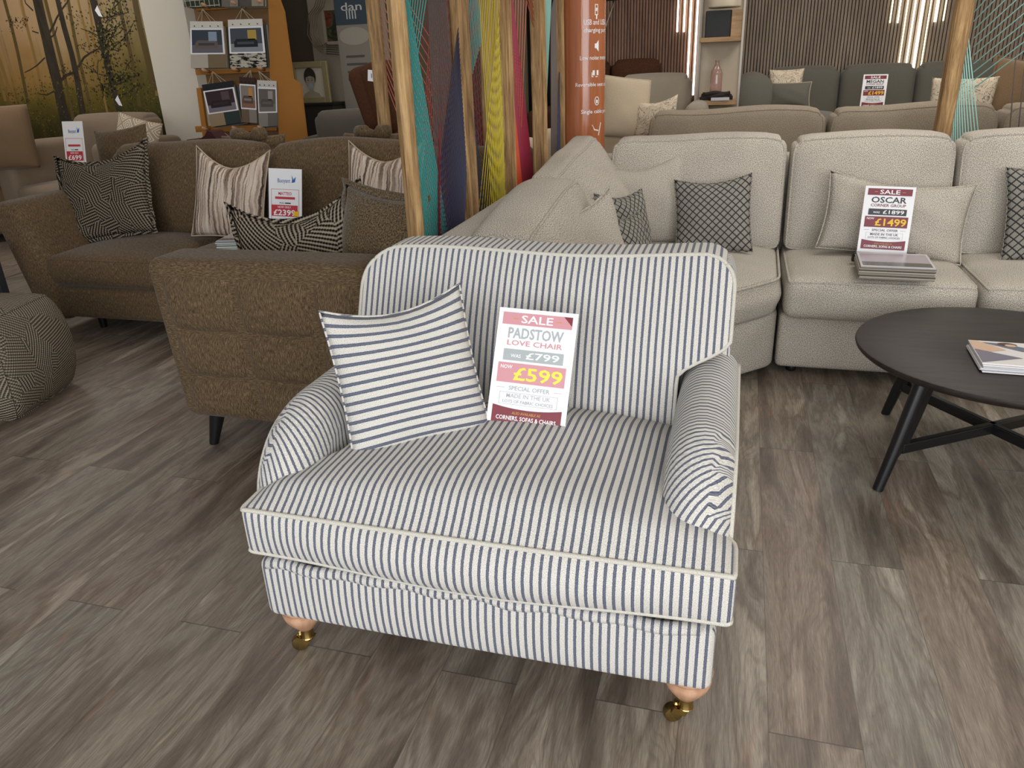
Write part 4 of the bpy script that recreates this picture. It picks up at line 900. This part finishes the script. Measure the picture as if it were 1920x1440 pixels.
MB().tube([q2, (q3.x, q3.y, q3.z+.14), (q3.x, q3.y, q3.z+.06)], .005, STL, 6).build('arm', AL, True)
# ---------------------------------------------------------------- forest mural on the left wall
MY = 6.444
def onm(px, py, dy=0): p = aty(px, py, MY-dy); return p
k = NT('forest_print', .55, .3); s_ = k.sep(k.coord('Object')); 
hz = k.math('MULTIPLY_ADD', s_[2], 1.0, 0.0); nz = k.noise(k.coord('Object', scale=(1, 1, .45)), 2.2, 4, .6, .6)
f = k.math('ADD', k.math('MULTIPLY', k.math('SUBTRACT', hz, .55), .62), k.math('MULTIPLY', k.math('SUBTRACT', nz, .5), .55))
left = k.ramp(f, [(.05, '22220F'), (.22, '403B14'), (.38, '6B5A22'), (.55, '9A7640'), (.80, 'B0906A')]); right = k.ramp(f, [(.05, '12150A'), (.25, '24280F'), (.42, '45441A'), (.62, '756A3C'), (.85, '978660')])
g = k.mix(k.math('MULTIPLY_ADD', s_[0], .62, 4.2, clamp=True), left, right)
stem = k.noise(k.comb(k.math('ADD', s_[0], k.math('MULTIPLY', s_[2], .02)), k.math('MULTIPLY', s_[2], .05)), 11, 2, .5); sf = k.math('MULTIPLY_ADD', stem, 7, -3.9, clamp=True)
g = k.mix(k.math('MULTIPLY', sf, .5), g, '5E4A1E')
fol = k.noise(k.coord('Object'), 34, 4, .8); ff = k.math('MULTIPLY', k.math('MULTIPLY_ADD', fol, 8, -4.4, clamp=True), k.math('MULTIPLY_ADD', hz, -1.6, 2.35, clamp=True))
g = k.mix(k.math('MULTIPLY', ff, .55), g, '1C2009'); fl2 = k.math('MULTIPLY', k.math('MULTIPLY_ADD', k.noise(k.coord('Object', loc=(3, 3, 3)), 46, 3, .8), 10, -6.3, clamp=True), k.math('MULTIPLY_ADD', hz, -2.0, 2.6, clamp=True))
g = k.mix(k.math('MULTIPLY', fl2, .6), g, '9A8C2C'); k.base(g); MURAL = k.m
TR1 = wood('bark_print', '2A241C', '3A3228', '463D30', (14, 14, 3), .55, .3, 0); TR2 = plain('stem_print_brown', '5B4A26', .55); TR3 = plain('stem_print_pale', '8B6C38', .55); LEAFD = plain('leaf_print_dark', '2B2812', .55); LEAFL = plain('leaf_print_olive', '7C7526', .55)
mu = MB(); e0 = onm(0, 0); mu.poly([(-9.08, MY, .25), (-5.30, MY, .25), (-5.30, MY, 2.95), (-9.08, MY, 2.95)], MURAL)
def strip(pts, mat, dy):
    L = [onm(x, y, dy) for (x, y, w) in pts]; n = len(pts); V = []
    for i, (x, y, w) in enumerate(pts):
        sc = abs(onm(x+1, y, dy).x-onm(x, y, dy).x); t = (L[min(n-1, i+1)]-L[max(0, i-1)]).normalized(); nn = Vector((t.z, 0, -t.x)); V += [L[i]+nn*w/2*sc, L[i]-nn*w/2*sc]
    mu.add(V, [(2*i, 2*i+1, 2*i+3, 2*i+2) for i in range(n-1)], mat)
for (x, y, x2, y2, w, mt) in ((-1, -40, 54, 195, 6, TR2), (35, -30, 76, 165, 5, TR3), (80, -30, 138, 225, 6, TR2), (122, -30, 172, 222, 6, TR2), (142, -30, 180, 150, 4, TR3), (158, -30, 196, 180, 4, TR3), (-20, 60, 24, 190, 6, TR3), (218, -30, 262, 200, 7, TR2), (248, -30, 288, 170, 11, TR2), (270, -20, 296, 180, 5, TR3), (-30, -30, 10, 190, 5, TR3), (170, 60, 205, 220, 4, TR3)):
    strip([(x+(x2-x)*t+2*math.sin(t*5+x), y+(y2-y)*t, w) for t in (0, .2, .4, .6, .8, 1)], mt, .0006)
strip([(60, -40, 18), (70, 0, 18), (79, 40, 18), (88, 75, 19), (97, 115, 20), (106, 150, 19), (114, 190, 18), (125, 240, 20)], TR1, .0014)
strip([(100, -40, 9), (108, 0, 9), (120, 50, 10), (134, 100, 10), (145, 150, 11), (157, 225, 11)], TR1, .0011)
strip([(166, -40, 13), (175, 0, 14), (186, 50, 13), (195, 92, 13), (206, 140, 11), (216, 180, 10), (230, 235, 9)], TR1, .0014)
rnd = random.Random(11)
def branch(pts, w, dy=.0018): strip([(x, y, w*(1-.6*i/len(pts))) for i, (x, y) in enumerate(pts)], TR1, dy)
branch([(113, 152), (124, 141), (138, 136), (148, 123), (157, 108), (168, 100), (187, 90)], 4.5)
branch([(92, 62), (99, 50), (106, 34), (114, 20), (126, 4), (133, -10)], 3.5); branch([(92, 72), (103, 64), (107, 50)], 2.5); branch([(84, 108), (70, 122), (58, 130), (46, 136)], 2); branch([(72, 62), (60, 58)], 2); branch([(62, 20), (48, 6), (44, -8)], 2.5); branch([(103, 170), (88, 178), (72, 176)], 2)
def leaf(x, y, r, mat, dy):
    p = onm(x, y, dy); a = rnd.uniform(0, PI); s1 = r*.0049; d = Vector((math.cos(a), 0, math.sin(a)))*s1; n2 = Vector((-math.sin(a), 0, math.cos(a)))*s1*.45
    mu.poly([p-d, p-n2, p+d, p+n2], mat)
for i in range(26):
    x0, y0 = 188+rnd.uniform(-6, 34), rnd.uniform(15, 185); a = rnd.uniform(-2.9, -.1) if rnd.random() < .8 else rnd.uniform(-3.6, .4); L_ = rnd.uniform(25, 75)
    pts = [(x0+L_*t*math.cos(a)+3*math.sin(t*6+i), y0+L_*t*math.sin(a)*.8+2*math.sin(t*5)) for t in (0, .25, .5, .75, 1)]; pts = [(min(277+q[1]*.2-4, q[0]), q[1]) for q in pts]
    branch(pts, 1.9, .0022)
    for j in range(34):
        t = rnd.random(); q = pts[min(4, int(t*5))]; x, y = q[0]+rnd.gauss(0, 9), q[1]+rnd.gauss(0, 7)
        if 150 < x < 274+.2*y and y > -25: leaf(x, y, rnd.uniform(1.5, 3.6), LEAFD if rnd.random() < .8 else LEAFL, .0026)
for (cx0, cy0, sx_, sy_, n) in ((35, 42, 14, 8, 70), (125, 135, 12, 8, 50), (30, 180, 25, 10, 60), (160, 85, 14, 8, 50), (140, 30, 12, 14, 50), (80, 165, 12, 8, 30)):
    for j in range(n): leaf(cx0+rnd.gauss(0, sx_), cy0+rnd.gauss(0, sy_), rnd.uniform(1, 2.6), LEAFD, .0026)
for j in range(650):
    x = rnd.uniform(20, 315); y = rnd.uniform(150, 245)+rnd.gauss(0, 8)
    if x < 272+.2*y: leaf(x, y, rnd.uniform(1, 2.6), LEAFL if rnd.random() < .55 else LEAFD, .0027)
for (x, y) in ((181, 19), (219, 187), (276, 6)): p = onm(x, y, .003); mu.poly([p+Vector((-.02, 0, .0)), p+Vector((.01, 0, -.05)), p+Vector((.05, 0, -.06)), p+Vector((.02, 0, .04))], PAPER)
mo = mu.build('forest_mural'); 
tag(mo, 'sunlit forest mural with dark tree trunks covering the left wall', 'mural')

# ---------------------------------------------------------------- seating on the far left
TS = sofa('taupe_sofa', (-5.58, 5.2, 0), -3, 1.36, .9, 1.05, TAUPE, 'small taupe velvet sofa with a price card, in front of the forest mural', 'sofa', 1, .86, .22, .5)
buoyant_card((aty(131, 290, 5.3).x, 5.32, .575), (-10, 0, -4), .23, .46, '', '\u00a3699', 'small price card standing on the taupe sofa before the mural', True)
pillow('trellis_cushion', .44, .44, .14, GEO.m, (-5.0, 5.5, .62), (-14, 14, 0), 'cream trellis-patterned cushion behind the black ribbed cushion on the left')
pillow('brown_cushion', .44, .26, .14, BRN, (-4.0, 4.35, .78), (-10, -6, 0), 'brown velvet cushion lying behind the left black ribbed cushion', dent=.01, pinch=.04)
TA = sofa('tan_sofa', (-6.75, 4.75, 0), 62, 1.9, 1.0, .78, TAN, 'tan sofa cut off by the left edge, in front of the mural', 'sofa', 2, .58, .2, .60, armless='R')
pillow('tan_cushion', .62, .52, .24, TAN, (-6.1, 5.2, .66), (-8, 0, 30), 'large boxy tan cushion on the tan sofa at the left edge', pinch=.0, wr=.004, dent=.01)

# ---------------------------------------------------------------- fabric sample stand
RX = 5.95
stand = empty('sample_stand', (-4.15, RX+.2, 0), 0, 'orange-brown wooden stand hung with fabric sample books', 'display stand'); SO = stand.location
def px2(px, py, Y): return aty(px, py, Y)-SO
prof = [(500, -60), (514, -60), (523, 0), (531, 22), (548, 148), (562, 158), (579, 300), (600, 480), (545, 480), (524, 268), (519, 200), (510, 165), (506, 150), (504, 40)]
MB().prism([px2(x, y, RX) for x, y in prof][::-1], (0, .03, 0), ORANGE_MDF).build('side_board', stand)
a = px2(376, 165, RX+.25); b_ = px2(392, 300, RX+.25); MB().prism([px2(368, 165, RX), px2(376, 165, RX), px2(396, 300, RX), px2(425, 480, RX), px2(415, 480, RX), px2(386, 300, RX)][::-1], (0, .03, 0), ORANGE_MDF).build('side_board', stand)
bx0, bx1 = px2(350, 0, RX).x, px2(500, 0, RX).x
MB().box(((bx0+bx1)/2, -.12, 1.2), (bx1-bx0, .02, 2.4), plain('stand_board', '7A5A38', .6)).build('back_board', stand)
for py in (14, 135, 243):
    p0, p1 = px2(362, py, RX), px2(515, py+2, RX)
    m = MB(); m.box(((p0.x+p1.x)/2, p0.y+.05, p0.z), (p1.x-p0.x, .04, .05), ORANGE_MDF, bev=.003)
    for t in (.18, .55, .86): m.tube([(p0.x+(p1.x-p0.x)*t, p0.y+.03, p0.z-.005), (p0.x+(p1.x-p0.x)*t, p0.y-.06, p0.z+.015)], .013, BEECH, 10)
    m.build('peg_rail', stand, True)
    for q_ in stand.children[-1:]: pass
def hang_book(pts, hdr, cols, label, photo=None, depth=.06, n=5, peg=None, patt=None, group=None):
    """pts: header TL, header TR, body BR, body BL in the picture, at the stand's distance"""
    Y = RX-.02; TL, TR, BR, BL = [aty(x, y, Y) for x, y in pts]; c = (TL+TR+BL+BR)/4; r = empty('sample_book', c, 0, label, 'sample book', group)
    q = lambda u, v, dy=0: ((TL+(TR-TL)*u)*(1-v)+(BL+(BR-BL)*u)*v)-c+Vector((0, dy, 0))
    for i in range(n):
        dy = .008+depth*i/n; dx = Vector((.010*i, 0, -.004*i)); m = MB()
        m.prism([q(0, .10, dy)+dx, q(1, .10, dy)+dx, q(1, 1, dy)+dx, q(0, 1, dy)+dx], (0, depth/n*.75, 0), plain('swatch_'+cols[i % len(cols)], cols[i % len(cols)], .85)); m.build('fabric_leaf', r)
    m = MB(); m.prism([q(0, 0), q(1, 0), q(1, .15), q(0, .15)], (0, .006, 0), plain('header_'+hdr, hdr, .4))
    for u in (.14, .38, .62, .86): m.tube([q(u, .10, -.001), q(u, .10, -.003)], .005, BLACKF, 8)
    m.prism([q(.0, .15), q(1, .15), q(1, .70), q(0, .70)], (0, .003, 0), PAPER)
    if photo:
        sky, floor_, sofa_, wall_ = [plain('photo_'+x, x, .25, .5) for x in photo]; e = -.0012
        m.poly([q(.05, .18, e), q(.95, .18, e), q(.95, .50, e), q(.05, .50, e)], wall_); m.poly([q(.05, .50, e), q(.95, .50, e), q(.95, .67, e), q(.05, .67, e)], floor_); e = -.002
        m.poly([q(.55, .22, e), q(.80, .22, e), q(.80, .42, e), q(.55, .42, e)], sky)
        m.poly([q(.15, .46, e), q(.22, .40, e), q(.75, .40, e), q(.82, .46, e), q(.82, .57, e), q(.15, .57, e)], sofa_); e = -.0028
        m.poly([q(.24, .46, e), q(.72, .46, e), q(.72, .51, e), q(.24, .51, e)], wall_)
    m.build('cover_page', r)
    m = MB(); m.prism([q(.0, .70), q(.5, .70), q(.5, 1), q(0, 1)], (0, .004, 0), patt or plain('swatch_'+cols[0], cols[0], .85)); m.build('swatch', r)
    m = MB(); m.prism([q(.51, .70), q(1, .70), q(1, 1), q(.51, 1)], (0, .004, 0), patt or plain('swatch_'+cols[1], cols[1], .85)); m.build('swatch', r)
    if peg:
        P_ = aty(peg[0], peg[1], Y)-c; m = MB()
        for u in (.2, .35, .65, .8): m.tube([P_+Vector((0, -.01, 0)), q(u, .02, .004)], .0022, CREAM, 5)
        m.build('hanging_cord', r)
    return r
ZEB = NT('zebra_weave', .9, .1); ZEB.base(ZEB.ramp(ZEB.noise(ZEB.coord('Object', scale=(1, 1, 5)), 12, 3, .7), [(.46, '1E1F1C'), (.50, 'BDB8A8')], 'LINEAR'))
PLAID = NT('plaid_weave', .9, .1); s_ = PLAID.sep(PLAID.coord('Object')); PLAID.base(PLAID.mix(PLAID.math('MAXIMUM', PLAID.math('LESS_THAN', PLAID.math('FRACT', PLAID.math('MULTIPLY', s_[0], 22)), .12), PLAID.math('LESS_THAN', PLAID.math('FRACT', PLAID.math('MULTIPLY', s_[2], 22)), .12)), '3A4034', 'B5B3A0'))
PH = ('8FA0B4', '6A6870', '6E5E55', '3D4552'); PH2 = ('B89A4A', '8E9198', '23252A', '4A4F58'); PH3 = ('5A4850', '7B737C', '2E2024', '3A2A30'); PH4 = ('C88A4A', '8A6450', '5C4A42', '8A8078')
hang_book([(356, 40), (417, 40), (424, 127), (358, 128)], 'D8D4C8', ['B5AB9C', '7A684E', '3A3A36'], 'sample book with a sitting-room photo, left on the upper rail', PH, peg=(381, 17), n=5)
hang_book([(427, 37), (491, 35), (500, 126), (432, 127)], 'D8D4C8', ['2C2E2A', '4B4A44', '8A8578'], 'sample book with black zebra swatches, right on the upper rail', PH2, peg=(455, 16), n=6, patt=ZEB.m, depth=.09)
hang_book([(378, 159), (436, 151), (452, 230), (396, 238)], '22242A', ['9A8468', '2F3B3A', '55606A'], 'tilted sample book with black header, left on the lower rail', PH3, peg=(400, 134), n=5)
hang_book([(448, 144), (478, 146), (482, 231), (454, 229)], '3E2A22', ['6E5A48', '8A8078', '44423E'], 'narrow sample book with brown header, middle of the lower rail', PH4, peg=(471, 132), n=6, depth=.10)
hang_book([(482, 150), (518, 152), (520, 236), (486, 238)], 'C9C6BE', ['8A857C', '6A655E', '55504A'], 'thick side-on sample book at the right of the lower rail', ('99948A', '77726A', '55504A', '66615A'), peg=(486, 133), n=8, depth=.10)
hang_book([(344, -60), (410, -60), (412, 12), (346, 13)], 'D8D4C8', ['3E4438', '5A5F50'], 'green plaid sample book cut off by the top of the photo', None, n=4, patt=PLAID.m)
hang_book([(414, -60), (444, -60), (446, 12), (416, 13)], 'D8D4C8', ['6E6A60', '8A867A'], 'grey swirled sample book, top middle of the stand', None, n=4)
hang_book([(447, -60), (492, -60), (494, 11), (449, 12)], 'D8D4C8', ['55504A', '9A8E78'], 'brown chevron sample book, top right of the stand', None, n=4)
hang_book([(404, 266), (452, 264), (462, 350), (412, 352)], 'D8D4C8', ['55504A', '9A8E78'], 'white-topped sample book on the bottom rail, left one', None, n=4, peg=(420, 247))
hang_book([(478, 264), (522, 266), (530, 350), (488, 350)], 'D8D4C8', ['55504A', '9A8E78'], 'white-topped sample book on the bottom rail, right one', None, n=4, peg=(490, 245))
tag(MB().prism([aty(x, y, 4.19)-aty(395, 262, 4.19) for x, y in ((350, 262), (372, 262), (383, 255), (388, 245), (395, 247), (408, 264), (408, 292), (350, 292))][::-1], (0, .12, 0), plain('wine_cloth', '3A1518', .9)).build('folded_throw', loc=aty(395, 262, 4.19)), 'dark wine-red throw over the back of the brown corner sofa', 'throw')

# ---------------------------------------------------------------- pictures, wall art and seating in the middle distance
PW = empty('display_board', (aty(660, 100, 7.6).x, 7.6, 0), 0, 'tall off-white display panel behind the pictures', 'panel'); p0 = aty(606, 60, 7.6); p1 = aty(700, 60, 7.6)
MB().box((-.02, .02, 1.3), (.84, .04, 2.6), plain('offwhite_board', 'A59A88', .7)).build('board', PW)
fp = aty(587, 193, 7.2); PF = empty('framed_portrait', (fp.x, 7.2, fp.z), 0, 'gold-framed portrait of a dark-haired woman with a pale balloon over her mouth', 'picture')
wP, hP = aty(622, 155, 7.2).x-aty(552, 155, 7.2).x, aty(587, 115, 7.2).z-fp.z; FRM = plain('pale_gold_frame', '9A8C66', .4, .5, .3)
m = MB()
for (c_, d_) in (((-wP/2+.028, 0, hP/2), (.056, .03, hP)), ((wP/2-.028, 0, hP/2), (.056, .03, hP)), ((0, 0, .028), (wP-.112, .03, .056)), ((0, 0, hP-.028), (wP-.112, .03, .056))): m.box(c_, d_, FRM, bev=.004)
m.build('frame', PF); m = MB(); m.box((0, .012, hP/2), (wP-.10, .01, hP-.10), plain('print_ivory', 'C5BCA8', .5)); zf = hP*.54
def ell(cx, cz, rx, rz_, y, mt, n=20): m.poly([(cx+rx*math.cos(2*PI*i/n), y, cz+rz_*math.sin(2*PI*i/n)) for i in range(n)], mt)
SK = plain('print_grey_skin', '9C9280', .5); HR = plain('print_dark_hair', '2E2721', .5)
m.poly([(-.10, .002, .055), (.10, .002, .055), (.085, .002, .085), (.03, .002, .11), (-.03, .002, .11), (-.085, .002, .085)], SK); m.rect(-.024, .10, .024, .16, SK, .0015)
ell(0, zf+.035, .066, .085, .0018, HR); ell(0, zf, .050, .075, .0010, SK); m.poly([(-.052, .0006, zf+.03), (0, .0006, zf+.045), (.052, .0006, zf+.03), (.045, .0006, zf+.09), (-.045, .0006, zf+.09)], HR)
for sx in (-1, 1): ell(sx*.021, zf+.006, .011, .004, .0004, HR, 12); m.poly([(sx*.010, .0003, zf+.020), (sx*.034, .0003, zf+.022), (sx*.034, .0003, zf+.026), (sx*.010, .0003, zf+.024)], HR)
ell(0, zf-.048, .028, .028, .0002, plain('print_pale_blue', '97A3A8', .5)); m.build('picture_print', PF)
CB = empty('cabinet', (fp.x, 7.3, 0), 0, 'dark cabinet whose top edge shows under the framed portrait', 'cabinet'); zt_ = fp.z-.001
MB().box((0, 0, zt_/2-.01), (wP+.1, .34, zt_-.02), plain('dark_cabinet', '2A241E', .5), bev=.004).build('carcass', CB); MB().box((0, 0, zt_-.01), (wP+.14, .38, .02), BLACKF).build('cabinet_top', CB)
fa = aty(638, 83, 7.5); AF = empty('framed_abstract', (fa.x, 7.5, fa.z), 0, 'dark green and red abstract picture in a pale frame, above the portrait', 'picture'); wA, hA = .33, aty(638, 12, 7.5).z-fa.z
m = MB()
for (c_, d_) in (((-wA/2+.015, 0, hA/2), (.03, .03, hA)), ((wA/2-.015, 0, hA/2), (.03, .03, hA)), ((0, 0, .015), (wA-.06, .03, .03)), ((0, 0, hA-.015), (wA-.06, .03, .03))): m.box(c_, d_, plain('pale_frame', 'A39A84', .5))
m.build('frame', AF); ab = NT('abstract_print', .5); v_ = ab.noise(ab.coord('Object'), 7, 3, .6, .8); ab.base(ab.ramp(v_, [(.36, '1F2118'), (.46, '3A3D28'), (.54, '5C5638'), (.60, '7A3222'), (.70, '2B2A20')])); MB().box((0, .006, hA/2), (wA-.05, .01, hA-.05), ab.m).build('picture_print', AF)
# looping metal wall art
WA_ = MB(); WIRE = plain('bronze_wire', '8A7C66', .4, .5, .6); cc = aty(640, 70, 7.44)
for i in range(5):
    o_ = i*4.2
    for pts in ([(622+o_*.2, -20), (594+o_, -6), (590+o_, 12), (578+o_, 28), (577+o_, 66), (588+o_, 86), (602+o_*.6, 97+(-o_)), (612, 100-o_)],
                [(612, 84+o_), (640, 86+o_), (660-o_*.2, 88+o_*.9), (690, 60+o_*1.2)],
                [(606+o_*1.2, -8), (640, -6+o_*.7), (672-o_*.3, 4+o_)]):
        WA_.tube([aty(x, y, 7.44)-cc for x, y in pts], .0042, WIRE, 6)
tag(WA_.build('metal_wall_art', None, True, loc=cc), 'angular looping metal line wall art around the abstract picture', 'wall art')
bp = aty(682, 230, 7.3); BN = empty('advert_banner', (bp.x, 7.3, 0), 0, 'grey and blue advertising banner beside the abstract picture', 'banner')
m = MB(); m.box((0, 0, 1.2), (.36, .008, 2.0), plain('banner_grey', '8A8478', .6)); zt = aty(682, 45, 7.3).z; m.rect(-.18, zt, .18, 2.2, plain('banner_slate', '3A4650', .6), -.005)
m.text('dan', 0, aty(682, 18, 7.3).z, .07, plain('banner_white', 'C9C9C4', .6), .22, -.006, .006); PBW = plain('banner_white', 'C9C9C4', .6); [m.rect(-.06+.03*i, zt+.05, -.048+.03*i, zt+.13, PBW, -.006) for i in range(4)]
ell_ = [(0+.16*math.cos(2*PI*i/24), -.0055, zt-.10+.08*math.sin(2*PI*i/24)) for i in range(24)]; m.poly(ell_, plain('banner_pale', 'A39C8E', .6))
for i in range(1, 5): m.rect(-.11, zt-.22-.07*i, .11-.02*(i % 2), zt-.20-.07*i, plain('banner_text', '55504A', .6), -.006)
m.build('printed_sheet', BN); MB().box((0, 0, .10), (.40, .10, .20), STL).build('base', BN)
sofa('grey_sofa', (-2.86, 6.62, 0), 180, 1.3, .9, 1.04, MIDG, 'mid grey velvet sofa seen from behind, right of the sample stand', 'sofa', 1, .84, .18, .46, armless='')
# tilted recliner seen from the side
RC = empty('leather_recliner', (-2.62, 5.0, 0), 0, 'brown leather recliner tipped back with white tag, left of the cord screens', 'armchair'); rc0 = aty(705, 262, 5.0)
def tipped(name, x, z, w, h, t, ang, mat=LEATH):
    s2 = Soft((w, .60, h), .05, (5, 6, 8), (.01, .01, .02)); V, F_, U = s2.mesh(); a = math.radians(ang)
    V = [Vector((v.x*math.cos(a)+v.z*math.sin(a)+x, v.y, -v.x*math.sin(a)+v.z*math.cos(a)+z)) for v in V]; return link_mesh(name, V, F_, mat, RC, uvs=U)
pr = lambda px, py: aty(px, py, 4.75)-RC.location
a1 = pr(688, 188); tipped('backrest', a1.x, a1.z, .13, .40, .6, -16); a2 = pr(712, 190); tipped('backrest_pad', a2.x, a2.z, .15, .46, .6, -14); a3 = pr(706, 250); tipped('seat', a3.x+.10, a3.z-.10, .55, .24, .6, 6); tipped('footrest', a3.x+.12, a3.z-.38, .5, .22, .6, 0)
MB().box((a3.x+.12, 0, .12), (.45, .5, .24), BLACKF, bev=.01).build('base', RC)
tg = aty(697, 142, 4.40); m = MB(); m.box((0, 0, 0), (.05, .003, .062), PAPER, (0, 8, 0)); m.text('1', 0, -.012, .024, PGREY, None, -.003, .01); tag(m.build('white_tag', loc=tg), 'small white tag hanging on the brown leather recliner', 'tag')
